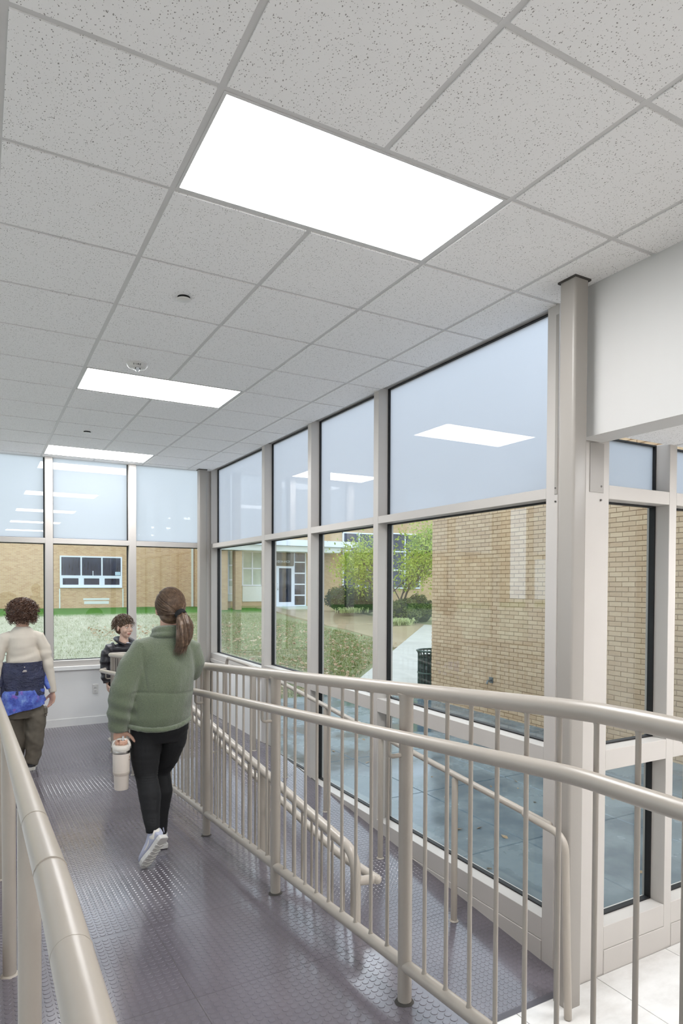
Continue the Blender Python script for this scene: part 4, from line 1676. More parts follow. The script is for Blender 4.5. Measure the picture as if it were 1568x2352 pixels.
# ---- woman in the green fleece, walking away down the upper ramp
wz = z_left(1.75)
wm = thing('person', (.2, 1.7, z_left(1.7)), 'person with a brown ponytail in a green fleece and black leggings, carrying a cream bottle', 'person')
HC = Vector((.297, 1.815, 2.048))
HM = Matrix.Translation(HC) @ Matrix.Rotation(PI - .12, 4, 'Z') @ Matrix.Rotation(-.1, 4, 'X')
b = G()
head_prims(b, HM, .98)
b.tube([(.29, 1.81, 1.86), (.292, 1.815, 1.95), (.296, 1.82, 2.02)], [.06, .05, .052], 16)
b.loft([(.24, 1.80, 1.36, .13, .09), (.25, 1.80, 1.5, .12, .085), (.265, 1.80, 1.66, .13, .085), (.28, 1.80, 1.80, .13, .08), (.288, 1.80, 1.875, .07, .06)], 20)
LK, LA = Vector((.150, 1.755, 1.085)), Vector((.148, 1.60, .835))
RK, RA = Vector((.262, 1.90, 1.07)), Vector((.262, 1.895, .70))
b.tube([(.17, 1.80, 1.42), LK, LA], [.075, .045, .03], 14)
b.tube([(.30, 1.80, 1.42), RK, RA], [.075, .045, .03], 14)
LH, LT = Vector((.196, 1.53, .806)), Vector((.100, 1.604, z_left(1.6) + .007))
RHl, RT = Vector((.268, 1.868, z_left(1.868) + .008)), Vector((.285, 2.085, z_left(2.085) + .008))
lf_up = Vector((-.40, .88, .35))
lf_up = (lf_up - (LT - LH).normalized() * lf_up.dot((LT - LH).normalized())).normalized()
b.tube([LA, LH + lf_up * .062 + (LT - LH) * .22, LH.lerp(LT, .55) + lf_up * .05, LH.lerp(LT, .8) + lf_up * .042], [.028, .022, .016, .012], 10)
b.tube([RA, RHl + Vector((0, .04, .062)), RHl.lerp(RT, .55) + Vector((0, 0, .05)), RHl.lerp(RT, .8) + Vector((0, 0, .042))], [.028, .022, .016, .012], 10)
WL = Vector((.004, 1.772, 1.385))
b.tube([(.15, 1.79, 1.82), (.03, 1.755, 1.60), WL], [.045, .036, .024], 12)
b.tube([(.42, 1.80, 1.80), (.445, 1.83, 1.66), (.40, 2.02, 1.60)], [.045, .036, .024], 12)
hand_prims(b, WL - Vector((0, 0, .005)), (.02, .0, -1), (.12, -1, 0), -1, [(.85, 1.35, .9), (.8, 1.4, .9), (.85, 1.4, .9), (.9, 1.4, .9)], .92, (.55, .7, .55))
hand_prims(b, (.40, 2.02, 1.60), (-.3, 1, -.1), (-.8, -.2, -.5), 1, [.35, .4, .45, .5], .9)
body = garment('body', b, .0055, 2, M_SKIN, wm)

# fleece
_t = NT('sage_green_fleece')
_t.base(_t.mix(_t.noise(6, 4), _t.ramp(_t.noise(170, 3, .7), [(.3, lin(82, 91, 72)), (.7, lin(124, 132, 108))]), lin(106, 117, 94)))
_t.b.inputs['Roughness'].default_value = 1
_t.b.inputs['Sheen Weight'].default_value = .5
_t.b.inputs['Specular IOR Level'].default_value = .1
_t.bump(_t.noise(210, 3, .7), .9, .006)
M_FLEECE = _t.m
g = G()
g.loft([(.222, 1.80, 1.374, .174, .134), (.224, 1.80, 1.40, .182, .141), (.226, 1.80, 1.43, .188, .148), (.236, 1.80, 1.52, .186, .150), (.25, 1.80, 1.62, .178, .146), (.262, 1.80, 1.72, .172, .138), (.272, 1.80, 1.80, .164, .122), (.28, 1.80, 1.85, .135, .1), (.287, 1.805, 1.885, .09, .08), (.29, 1.81, 1.905, .07, .068)], 32)
g.tube([(.20, 1.795, 1.815), (.135, 1.785, 1.80), (.075, 1.77, 1.715), (.03, 1.757, 1.60), (.004, 1.765, 1.49), (.0, 1.772, 1.40), (.0, 1.773, 1.362)], [(.07, .07), (.078, .085), (.07, .082), (.066, .074), (.063, .066), (.055, .058), (.046, .05)], 20)
g.tube([(.36, 1.80, 1.815), (.415, 1.80, 1.79), (.432, 1.815, 1.72), (.43, 1.85, 1.655), (.41, 1.95, 1.615), (.395, 2.03, 1.60)], [(.07, .07), (.066, .078), (.06, .076), (.056, .068), (.05, .056), (.042, .046)], 20)


def fleece_fold(c, n_):
    d_ = .0075 * mnoise.noise(Vector((c.x * 7 + 3, c.y * 7, c.z * 4.2 + c.x * 5))) + .005 * mnoise.noise(Vector((c.x * 15, c.y * 9, c.z * 13)))
    if n_.y < .3 and .06 < c.x < .42 and abs(c.z - (1.572 + .01 * math.sin(c.x * 12))) < .02:
        d_ -= .006 * math.exp(-((c.z - 1.572 - .01 * math.sin(c.x * 12)) / .005) ** 2)
    # creases where the sleeves bunch up
    if c.x < .085 and c.z < 1.75:
        d_ += .0065 * math.sin((c.z + .35 * c.x) * 75) * max(0, 1 - abs(c.z - 1.47) / .14)
    # seam of the dropped shoulder
    d_ -= .005 * math.exp(-((c.x - (.118 + .10 * (1.80 - c.z))) / .006) ** 2) * (1 if (n_.y < .2 and 1.60 < c.z < 1.85) else 0)
    d_ += .0012 * mnoise.noise(c * 95)
    return d_


garment('fleece_pullover', g, .0075, 3, M_FLEECE, wm, [fleece_fold])
ring = [(.222 + .181 * math.cos(a), 1.80 + .141 * math.sin(a), 1.392 + .012 * math.sin(a + .5) + .01 * math.cos(a * 2)) for a in [2 * PI * k / 40 for k in range(40)]]
g = G().tube(ring, (.013, .018) if False else .0155, 10, closed=True)
garment('hem_band', g, .006, 2, M_FLEECE, wm, [lambda c, n_: .0025 * mnoise.noise(c * 60)])
cr = [(.29 + .072 * math.cos(a), 1.812 + .072 * math.sin(a), 1.915 - .012 * math.sin(a)) for a in [2 * PI * k / 28 for k in range(28)]]
g = G().tube(cr, .026, 10, closed=True)
cr2 = [(.29 + .086 * math.cos(a), 1.81 + .082 * math.sin(a), 1.888 - .01 * math.sin(a)) for a in [2 * PI * k / 28 for k in range(28)]]
g.tube(cr2, .022, 10, closed=True)
garment('collar', g, .006, 2, M_FLEECE, wm, [wr(.006, (12, 12, 30), 2), lambda c, n_: .0015 * mnoise.noise(c * 80)])
# leggings
M_LEG = simple('black_leggings', (9, 9, 12), .8, sheen=.02, var=.12, var_scale=40, bump=.2, bump_scale=260)
g = G()
g.loft([(.236, 1.80, 1.28, .12, .10), (.236, 1.80, 1.34, .165, .122), (.23, 1.80, 1.40, .168, .122), (.23, 1.80, 1.45, .16, .118)], 28)
g.tube([(.158, 1.80, 1.38), (.150, 1.79, 1.27), (.148, 1.775, 1.16), LK, LK.lerp(LA, .35) + Vector((.004, -.012, 0)), LK.lerp(LA, .72), LA + Vector((0, .004, .01)), LA + Vector((0, 0, -.012))], [.088, .090, .076, .0605, .0615, .047, .038, .037], 22)
g.tube([(.315, 1.80, 1.38), (.308, 1.82, 1.27), (.288, 1.86, 1.16), RK, RK.lerp(RA, .32) + Vector((.008, -.014, 0)), RK.lerp(RA, .7), RA + Vector((0, 0, .01)), RA + Vector((0, 0, -.02))], [.088, .086, .072, .0585, .060, .045, .037, .036], 22)


def leg_fold(c, n_):
    k = max(0, 1 - abs(c.z - 1.10) / .035) + .5 * max(0, 1 - abs(c.z - .885) / .04)
    d_ = .0022 * k * math.sin(c.z * 520 + 9 * c.x + 2.5 * mnoise.noise(c * 18)) + .0018 * mnoise.noise(Vector((c.x * 10, c.y * 10, c.z * 45)))
    return d_


garment('leggings', g, .006, 2, M_LEG, wm, [leg_fold])
# socks and trainers
M_SOCK = simple('white_sock', (222, 218, 210), .9, bump=.3, bump_scale=300)
M_UPPER = simple('pale_grey_blue_mesh', (176, 178, 196), .7, bump=.3, bump_scale=420, bump_dist=.001)
M_SOLE = simple('off_white_sole', (206, 203, 198), .55, bump=.15, bump_scale=90)
for (ank, heel, toe, up, nm) in ((LA, LH, LT, lf_up, 'left'), (RA, RHl, RT, Vector((0, 0, 1)), 'right')):
    dft = (toe - heel).normalized()
    G().tube([ank + Vector((0, 0, -.005)), ank * .6 + (heel + up * .07 + dft * .03) * .4, heel + up * .06 + dft * .05], [.037, .037, .034], 16).build('sock', M_SOCK, wm, smooth=True)
    gu, gs = G(), G()
    shoe(gu, gs, heel, toe, .082, up, .026)
    so = gs.build('sole', M_SOLE, wm, weld=True)
    bv = so.modifiers.new('b', 'BEVEL')
    bv.width = .006
    bv.segments = 2
    upn = garment('shoe_upper', gu, .005, 2, M_UPPER, wm)
    sd_ = dft.cross(up)
    # tread grooves and pull tab
    for k in range(7):
        c = heel + dft * ((toe - heel).length * (.2 + .11 * k))
        G().tube([c + sd_ * .032 - up * .001, c + dft * .012 - up * .0025, c - sd_ * .032 - up * .001], .003, 6).build('tread_rib', M_SOLE, so, smooth=True)
    tb = heel + up * .10 - dft * .004
    G().tube(fillet([tb + sd_ * .006, tb + up * .032 - dft * .006, tb + up * .034 + dft * .006, tb + dft * .012], .006, 3), .0045, 6).build('pull_tab', M_UPPER, wm, smooth=True)
    # curved stripe on the outer side of the shoe
    sw = [heel + dft * (.05 + .011 * k) + up * (.066 - .009 * k + .0008 * k * k) - sd_ * (.0335 - .0002 * k) for k in range(9)]
    G().tube(sw, [.0015, .002, .0026, .003, .0032, .003, .0024, .002, .0012], 6).build('side_stripe', M_SOCK, wm, smooth=True)
# hair
M_HAIRW = strand_mat('brown_hair', (64, 46, 34), (104, 82, 64), (140, 116, 94))
hr_ = Vector((.082, .101, .099))
tie = Vector((.326, 1.705, 2.022))
HK = HC + Vector((0, -.014, .02))
td_ = Vector(((tie.x - HK.x) / hr_.x, (tie.y - HK.y) / hr_.y, (tie.z - HK.z) / hr_.z)).normalized()
HK = HC + Vector((0, -.014, .02))
cap = G().ell(HK, (.0815, .1005, .0985), 26, 18)
cap.ell(HC + Vector((0, -.03, -.04)), (.068, .06, .055), 20, 12)
cap.ell(tie + Vector((0, .012, .004)), (.03, .02, .03), 14, 10)
hw = garment('hair', cap, .006, 2, M_HAIRW, wm)
paths = []
for k in range(620):
    a = rt.uniform(0, 2 * PI)
    el = rt.uniform(-.5, 1.35)
    s_ = Vector((math.cos(a) * math.cos(el), math.sin(a) * math.cos(el), math.sin(el)))
    if s_.y > .75 and s_.z < .2:
        continue
    if s_.z < -.25 and s_.y > .1:
        continue
    ang_ = s_.angle(td_)
    if ang_ < .2:
        continue
    lift = rt.uniform(1.0, 1.045)
    pts = []
    for j in range(10):
        t = j / 9
        q = (s_ * math.sin((1 - t) * ang_) + td_ * math.sin(t * ang_)) / max(1e-4, math.sin(ang_))
        rr = lift + (.02 * math.sin(t * PI))
        pts.append(Vector((HK.x + q.x * hr_.x * rr, HK.y + q.y * hr_.y * rr, HK.z + q.z * hr_.z * rr)).lerp(tie + Vector((rt.gauss(0, .004), -.006, rt.gauss(0, .004))), max(0, t - .8) * 3.5 if t > .8 else 0))
    paths.append(pts)
strands(paths, .0016, 4).build('hair_strands', M_HAIRW, hw, smooth=True)
M_TIE = simple('black_hair_tie', (14, 14, 16), .8)
gt_ = G()
for k in range(3):
    ax = Vector((.25, -.75, -.55)).normalized()
    u_ = ax.orthogonal().normalized()
    w2 = ax.cross(u_)
    c0 = tie + ax * (.004 + .009 * k)
    gt_.tube([c0 + u_ * (.026 * math.cos(2 * PI * j / 20)) + w2 * (.026 * math.sin(2 * PI * j / 20)) for j in range(20)], .0075, 8, closed=True)
gt_.build('hair_tie', M_TIE, wm, smooth=True)
spine = [tie + Vector((.002, -.012, -.004)), Vector((.338, 1.675, 2.0)), Vector((.342, 1.655, 1.955)), Vector((.338, 1.650, 1.90)), Vector((.328, 1.655, 1.85)), Vector((.318, 1.662, 1.812))]
tail = G().tube(spine, [(.02, .02), (.034, .028), (.046, .034), (.046, .034), (.034, .028), (.012, .012)], 18)
pt = garment('ponytail', tail, .005, 2, M_HAIRW, wm, [lambda c, n_: .004 * math.sin(c.x * 260 + c.z * 30) + .003 * mnoise.noise(c * 40)])
paths = []
for k in range(300):
    a, q = rt.uniform(0, 2 * PI), rt.uniform(.75, 1.06)
    cu = rt.uniform(-.4, .4)
    pts = []
    for j, (c, r_) in enumerate(zip(spine, (.018, .034, .046, .046, .036, .018))):
        aa = a + cu * j * .35
        pts.append(c + Vector((math.cos(aa) * r_ * q, math.sin(aa) * r_ * q * .78, rt.gauss(0, .004))))
    pts[-1] += Vector((rt.gauss(0, .01), rt.gauss(0, .008), rt.gauss(-.004, .014)))
    paths.append(pts)
strands(paths, .0016, 4).build('hair_strands', M_HAIRW, pt, smooth=True)

# ---- the bottle she carries
BX, BY, BZ = .010, 1.752, 1.040
bt = thing('insulated_bottle', (BX, BY, BZ), 'cream insulated tumbler with a steel band and carry loop, held in the hand', 'bottle')
M_CREAM = simple('cream_powder_coat', (214, 203, 192), .45, bump=.05, bump_scale=300)
M_STEEL = simple('brushed_steel', (176, 172, 168), .28, metallic=1.0)
lathe([(.030, 0), (.0365, .002), (.0385, .008), (.0405, .085), (.0445, .097), (.0455, .105), (.0462, .20), (.0455, .206)], (BX, BY, BZ), 36).build('shell', M_CREAM, bt, smooth=True)
lathe([(.0425, .084), (.0436, .0865), (.0452, .0965), (.0459, .1035), (.0452, .105)], (BX, BY, BZ), 36).build('step_ring', simple('cream_shadow_band', (196, 184, 172), .45), bt, smooth=True)
lathe([(.0456, .205), (.0464, .207), (.0464, .2185), (.0456, .2205)], (BX, BY, BZ), 36).build('steel_band', M_STEEL, bt, smooth=True)
M_LID = simple('ivory_plastic', (224, 218, 208), .3)
lathe([(.0456, .2205), (.047, .222), (.047, .243), (.044, .249), (.03, .251), (.0, .251)], (BX, BY, BZ), 36).build('lid', M_LID, bt, smooth=True)
hx = Vector((.93, -.36, 0)).normalized()
c0 = Vector((BX, BY, BZ))
G().tube(fillet([c0 + hx * -.048 + Vector((0, 0, .232)), c0 + hx * -.046 + Vector((0, 0, .258)), c0 + hx * -.026 + Vector((0, 0, .283)), c0 + hx * .028 + Vector((0, 0, .283)), c0 + hx * .046 + Vector((0, 0, .258)), c0 + hx * .048 + Vector((0, 0, .232))], .016, 4), [(.0045, .009)] * 22, 10).build('carry_loop', M_LID, bt, smooth=True)
for q in (-1, 1):
    p_ = c0 + hx * (.0475 * q) + Vector((0, 0, .236))
    G().tube([p_, p_ + hx * (.006 * q)], .008, 12).build('hinge_pin', M_STEEL, bt, smooth=True)
G().tube([c0 + Vector((.004, -.012, .25)), c0 + Vector((.008, -.013, .30))], .0055, 10).build('straw', simple('clear_straw', (206, 208, 208), .15), bt, smooth=True)
M_PRINT = simple('tan_print', (168, 138, 112), .6)
_a0 = -.42
for i, ch in enumerate('STANLEY'):
    aa = _a0 + (i - 3) * .105
    nrm_ = Vector((math.cos(aa), math.sin(aa), 0))
    tx_ = Vector((-math.sin(aa), math.cos(aa), 0))
    mt = Matrix.Identity(4)
    p_ = c0 + nrm_ * .0463 + Vector((0, 0, .168))
    for j in range(3):
        mt[j][0], mt[j][1], mt[j][2], mt[j][3] = tx_[j], (0, 0, 1)[j], nrm_[j], p_[j]
    text_mesh(ch, .0075, M_PRINT, 'letter', bt, mt, .0002)
nrm_ = Vector((math.cos(_a0), math.sin(_a0), 0))
tx_ = Vector((-math.sin(_a0), math.cos(_a0), 0))
p_ = c0 + nrm_ * .0465 + Vector((0, 0, .182))
em = [p_ + tx_ * x_ + Vector((0, 0, z_)) for x_, z_ in ((-.007, -.004), (.007, -.004), (.008, .006), (.004, .002), (0, .008), (-.004, .002), (-.008, .006))]
G().add(em + [v - nrm_ * .0008 for v in em], [tuple(range(7)), tuple(range(13, 6, -1))] + [(i, (i + 1) % 7, 7 + (i + 1) % 7, 7 + i) for i in range(7)]).build('emblem', M_PRINT, bt)

# ---- person with curly hair on the landing
YP = 5.0
pz = LAND + .004
A_ = lambda x, y, Y=YP: at(x, y, Y)
pp = thing('person', (A_(55, 1700).x, YP, LAND), 'person with short dark curly hair, cream top and a jacket tied round the waist', 'person')
hc = A_(51, 1403)
cxs = A_(50, 1480).x
zs = A_(50, 1447).z            # shoulder height
b = G()
head_prims(b, Matrix.Translation(hc + Vector((0, .01, 0))) @ Matrix.Rotation(PI + .1, 4, 'Z'), .98)
b.tube([hc + Vector((0, .0, -.05)), (hc.x, YP, zs - .03)], [.052, .06], 14)
b.loft([(cxs, YP, A_(50, 1620).z, .1, .08), (cxs, YP, A_(50, 1560).z, .115, .085), (cxs, YP, A_(50, 1500).z, .105, .085), (cxs, YP, zs - .06, .11, .075), (hc.x, YP, zs + .02, .06, .055)], 20)
wrist = A_(121, 1592, 4.97)
b.tube([(A_(92, 1452).x, YP, zs - .04), A_(110, 1528, 4.98), wrist], [.034, .032, .024], 12)
b.tube([(A_(8, 1450).x, YP, zs - .04), A_(-8, 1530, 4.98), A_(-12, 1590, 4.95)], [.034, .032, .024], 12)
hand_prims(b, wrist + Vector((0, 0, .01)), (-.05, -.1, -1), (-.75, -.6, 0), 1, [(.25, .35, .3), (.3, .4, .3), (.35, .45, .3), (.4, .5, .3)], .98)
hand_prims(b, A_(-12, 1590, 4.95), (.05, -.1, -1), (.75, -.6, 0), -1, [.3, .35, .4, .45], .98)
rf = A_(76, 1766, 4.96)
lfx = A_(33, 1766, 5.1)
hip_z = A_(50, 1640).z
knR, knL = A_(80, 1695), A_(38, 1695, 5.06)
b.tube([(cxs + .08, YP, hip_z + .08), knR, (rf.x - .02, 4.99, LAND + .09)], [.055, .04, .03], 12)
b.tube([(cxs - .08, YP, hip_z + .08), knL, (lfx.x, 5.1, LAND + .09)], [.055, .04, .03], 12)
garment('body', b, .006, 2, M_SKIN, pp)
M_TOP = simple('cream_cotton_jersey', (214, 204, 190), .9, var=.03, var_scale=9, bump=.2, bump_scale=320)
g = G()
sL, sR = A_(3, 1450).x, A_(97, 1450).x
wL, wR = A_(15, 1523).x, A_(94, 1523).x
mid = (sL + sR) / 2
wmid = (wL + wR) / 2
zw = A_(50, 1528).z
g.loft([(wmid, YP, zw - .05, (wR - wL) / 2 - .005, .115), (wmid, YP, zw, (wR - wL) / 2 + .008, .122), (wmid, YP, zw + .05, (wR - wL) / 2 + .006, .122), (mid, YP, zs - .16, (sR - sL) / 2 - .05, .12), (mid, YP, zs - .07, (sR - sL) / 2 - .035, .11), (mid, YP, zs - .03, (sR - sL) / 2 - .065, .095), (hc.x, YP, zs + .008, .09, .074), (hc.x, YP, zs + .036, .062, .058)], 30)
g.tube([(mid + .09, YP, zs - .062), (A_(88, 1455).x, YP, zs - .085), A_(102, 1488, 4.99), A_(110, 1528, 4.98), A_(117, 1565, 4.975), A_(121.5, 1590, 4.97)], [.06, .066, .058, .052, .042, .035], 18)
g.tube([(mid - .09, YP, zs - .062), (A_(10, 1455).x, YP, zs - .085), A_(-1, 1488, 4.99), A_(-8, 1528, 4.98), A_(-11, 1565, 4.96), A_(-12, 1590, 4.95)], [.06, .066, .058, .052, .042, .035], 18)


def jersey(c, n_):
    k = max(0, 1 - abs(c.z - (zw + .06)) / .16)
    return .016 * k * mnoise.noise(Vector((c.x * 6 + c.z * 9, c.y * 6, c.z * 17 - c.x * 9))) + .004 * mnoise.noise(Vector((c.x * 11, c.y * 8, c.z * 9)))


garment('cream_top', g, .0075, 3, M_TOP, pp, [jersey])
M_PANTS = simple('olive_cargo_cloth', (110, 102, 90), .85, var=.08, var_scale=14, bump=.25, bump_scale=260)
g = G()
g.loft([(cxs, YP, hip_z - .03, .14, .11), (cxs, YP, hip_z + .06, .168, .125), (cxs, YP, hip_z + .16, .165, .125), (cxs, YP, hip_z + .26, .15, .115)], 26)
g.tube([(cxs + .075, YP, hip_z + .08), A_(84, 1640), knR, A_(76, 1735), (rf.x - .025, 4.99, LAND + .055)], [.1, .098, .086, .074, .066], 20)
g.tube([(cxs - .08, YP, hip_z + .08), A_(30, 1640, 5.03), knL, A_(36, 1735, 5.08), (lfx.x, 5.1, LAND + .055)], [.1, .096, .084, .074, .066], 20)


def pants(c, n_):
    return .010 * mnoise.noise(Vector((c.x * 9 + c.z * 6, c.y * 9, c.z * 13 + c.x * 10))) + .004 * mnoise.noise(Vector((c.x * 22, c.y * 18, c.z * 30)))


pn = garment('cargo_trousers', g, .008, 2, M_PANTS, pp, [pants])
pkp = A_(104, 1630)
G().bbox(pkp.x - .012, pkp.x + .012, YP - .07, YP + .06, pkp.z - .05, pkp.z - .035, .004).build('pocket_seam', M_PANTS, pn)
G().bbox(pkp.x - .016, pkp.x + .016, YP - .07, YP + .06, pkp.z - .03, pkp.z + .03, .006).build('pocket_flap', M_PANTS, pn)
M_DSHOE = simple('dark_shoe_canvas', (62, 62, 66), .7)
for (f_, yy) in ((rf, 4.93), (lfx, 5.06)):
    gu, gs = G(), G()
    shoe(gu, gs, (f_.x - .02, yy, LAND + .005), (f_.x + .01, yy + .25, LAND + .005), .092, (0, 0, 1), .026)
    gs.build('sole', M_SOCK, pp, weld=True)
    garment('shoe_upper', gu, .006, 2, M_DSHOE, pp)
# jacket tied round the waist
_t = NT('navy_puffer_shell')
_t.base(_t.ramp(_t.noise(9, 3), [(.3, lin(40, 42, 66)), (.7, lin(66, 70, 100))]))
_t.b.inputs['Roughness'].default_value = .38
_t.bump(_t.noise(20, 4, .7, stretch=(1, 1, 1.8)), .9, .035)
M_NAVY = _t.m
_t = NT('galaxy_print_lining')
_c = _t.ramp(_t.noise(16, 5, .65), [(.28, lin(54, 66, 150)), (.45, lin(82, 102, 196)), (.6, lin(112, 140, 214)), (.72, lin(150, 176, 226))])
_c = _t.mix(_t.ramp(_t.noise(11, 3), [(.6, (0, 0, 0, 1)), (.72, (1, 1, 1, 1))]), _c, lin(150, 92, 190))
_c = _t.mix(_t.math('GREATER_THAN', _t.noise(150, 2), .72), _c, lin(226, 226, 240))
_t.base(_c)
_t.b.inputs['Roughness'].default_value = .5
_t.bump(_t.noise(34, 4, .7), .5, .012)
M_GALAXY = _t.m
jt = pp


def skirt(z_top, z_mid, z_bot, rx, ry, tilt, mat, name, flare, folds, thick=.022):
    seg, rows_ = 72, 16
    g = G()
    vs, fs = [], []
    for lay_ in (0, 1):
        for i in range(rows_ + 1):
            t = i / rows_
            for k in range(seg):
                a = 2 * PI * k / seg
                x = math.cos(a)
                y = math.sin(a)
                fv = max(0, (t - .42) / .58) if name == 'tied_jacket' else .5
                bulge = 1 + flare * math.sin(t * PI * .8) + folds * mnoise.noise(Vector((x * 3.5 + 7 * len(name), y * 3.5, t * 2.6))) + .13 * fv * mnoise.noise(Vector((a * 3.2, 4.0, t * 1.4))) + .05 * fv * math.sin(a * 13 + 2 * mnoise.noise(Vector((a * 2, t * 2, 1)))) + (.05 * math.exp(-((t - .42) / .07) ** 2) if name == 'tied_jacket' else 0)
                rr = bulge - (thick / rx if lay_ else 0)
                zz = z_top + (z_bot - z_top) * t + tilt * x * rx * t + .012 * t * math.sin(3 * a + 1)
                vs.append((cxs + .004 + x * rx * rr, YP + y * ry * rr, zz))
    n1 = (rows_ + 1) * seg
    for i in range(rows_):
        for k in range(seg):
            k2 = (k + 1) % seg
            fs.append((i * seg + k, i * seg + k2, (i + 1) * seg + k2, (i + 1) * seg + k))
            fs.append((n1 + i * seg + k2, n1 + i * seg + k, n1 + (i + 1) * seg + k, n1 + (i + 1) * seg + k2))
    for k in range(seg):
        k2 = (k + 1) % seg
        fs.append((k2, k, n1 + k, n1 + k2))
        fs.append((rows_ * seg + k, rows_ * seg + k2, n1 + rows_ * seg + k2, n1 + rows_ * seg + k))
    return g.add(vs, fs).build(name, mat, jt, smooth=True)


zj0, zj1, zj2 = A_(55, 1519).z, A_(55, 1590).z, A_(55, 1626).z
jt = skirt(zj0, 0, zj1 - .015, .172, .142, .0, M_NAVY, 'tied_jacket', .10, .13)
skirt(zj1 + .035, 0, zj2 - .01, .194, .156, .30, M_GALAXY, 'galaxy_lining', .03, .08)
# knotted sleeve ends at the sides and the little pale print
G().tube([A_(100, 1545, 4.98), A_(108, 1568, 4.97), A_(112, 1582, 4.95)], [.03, .034, .02], 12).build('sleeve_cuff', M_GALAXY, jt, smooth=True)
G().tube([A_(10, 1545, 4.98), A_(6, 1562, 4.97), A_(-2, 1578, 4.95)], [.03, .034, .02], 12).build('sleeve_cuff', M_NAVY, jt, smooth=True)
M_LOGO = simple('pale_print', (226, 216, 206), .6)
yl = YP - .162
for (x0_, x1_, y0_, y1_, sl) in ((53.5, 61, 1539, 1541, 0), (51.5, 61.5, 1541.8, 1543.6, 0), (55.2, 57.5, 1531.5, 1533.5, 0)):
    a_, b_ = A_(x0_, y1_, yl), A_(x1_, y0_, yl)
    G().box(a_.x, b_.x, yl - .004, yl, a_.z, b_.z).build('print', M_LOGO, jt)
# curls
M_CURL = strand_mat('dark_curly_hair', (58, 40, 32), (100, 72, 57), (148, 114, 92))
cap = G().ell(hc + Vector((0, .012, .02)), (.112, .12, .108), 24, 16)
cap.ell(hc + Vector((0, -.01, -.035)), (.108, .1, .075), 24, 14)
ch = garment('hair', cap, .008, 2, M_CURL, pp, [lambda c, n_: .012 * mnoise.noise(c * 28)])
paths = []
for k in range(760):
    a, el = rt.uniform(0, 2 * PI), rt.uniform(-.85, 1.5)
    d_ = Vector((math.cos(a) * math.cos(el), math.sin(a) * math.cos(el), math.sin(el)))
    if d_.y > .6 and d_.z < .3:
        continue
    p_ = hc + Vector((d_.x * .110, d_.y * .116 + .006, d_.z * .105 + (.012 if d_.z > 0 else -.004)))
    ax = (d_ + Vector((0, 0, -1.1))).normalized()
    u_ = ax.orthogonal().normalized()
    w2 = ax.cross(u_)
    ph, R0, Lc = rt.uniform(0, 6.28), rt.uniform(.008, .015), rt.uniform(.03, .065)
    tn = rt.uniform(1.2, 2.2)
    paths.append([p_ + d_ * .006 + ax * (Lc * j / 11) + u_ * (R0 * math.cos(ph + tn * 6.28 * j / 11)) + w2 * (R0 * math.sin(ph + tn * 6.28 * j / 11)) for j in range(12)])
strands(paths, .0036, 4).build('curls', M_CURL, ch, smooth=True)

# ---- boy in the black puffer jacket behind the end of the railing
YQ = 5.88
Q = lambda x, y, Y=YQ: at(x, y, Y)
bc_ = Q(285.5, 1440)
by = thing('person', (bc_.x, YQ, LAND), 'young person with short wavy brown hair in a black puffer jacket behind the railing', 'person')
HR = .50
BM = Matrix.Translation(bc_ + Vector((0, 0, -.002))) @ Matrix.Rotation(HR, 4, 'Z') @ Matrix.Rotation(.06, 4, 'X') @ Matrix.Scale(1.1, 4)
b = G()
head_prims(b, BM, .98)
zsh = Q(280, 1477).z
b.tube([bc_ + Vector((0, .03, -.06)), bc_ + Vector((0, .03, -.11)), (bc_.x - .005, YQ + .02, zsh)], [.05, .047, .06], 14)
b.loft([(bc_.x, YQ, .9, .13, .09), (bc_.x, YQ, 1.1, .13, .09), (bc_.x, YQ, zsh - .05, .14, .085), (bc_.x, YQ, zsh, .07, .06)], 18)
el = Q(241, 1525, 5.86)
ws_ = Q(246, 1570, 5.84)
b.tube([(bc_.x - .15, YQ, zsh - .04), el, ws_], [.042, .035, .023], 10)
b.tube([(bc_.x + .15, YQ, zsh - .04), (bc_.x + .20, YQ - .02, zsh - .26), (bc_.x + .16, YQ - .08, zsh - .46)], [.042, .035, .023], 10)
hand_prims(b, ws_, (.1, -.1, -1), (1, 0, 0), 1, [.35, .4, .45, .5], .9)
hand_prims(b, (bc_.x + .16, YQ - .08, zsh - .46), (-.1, -.1, -1), (-1, 0, 0), -1, [.35, .4, .45, .5], .9)
for q in (-1, 1):
    b.tube([(bc_.x + q * .07, YQ, .95), (bc_.x + q * .075, YQ, .68), (bc_.x + q * .075, YQ + .02, LAND + .06), (bc_.x + q * .08 + .02, YQ - .1, LAND + .04)], [.075, .05, .035, .028], 10)
garment('body', b, .0045, 2, M_SKIN2, by)
M_EYEW = simple('eye_white', (232, 228, 222), .2)
M_IRIS = simple('dark_iris', (46, 34, 26), .15)
M_HAIRB = strand_mat('wavy_brown_hair', (56, 42, 32), (98, 76, 58), (142, 116, 90))
M_LIP = simple('lips', (188, 124, 112), .45)
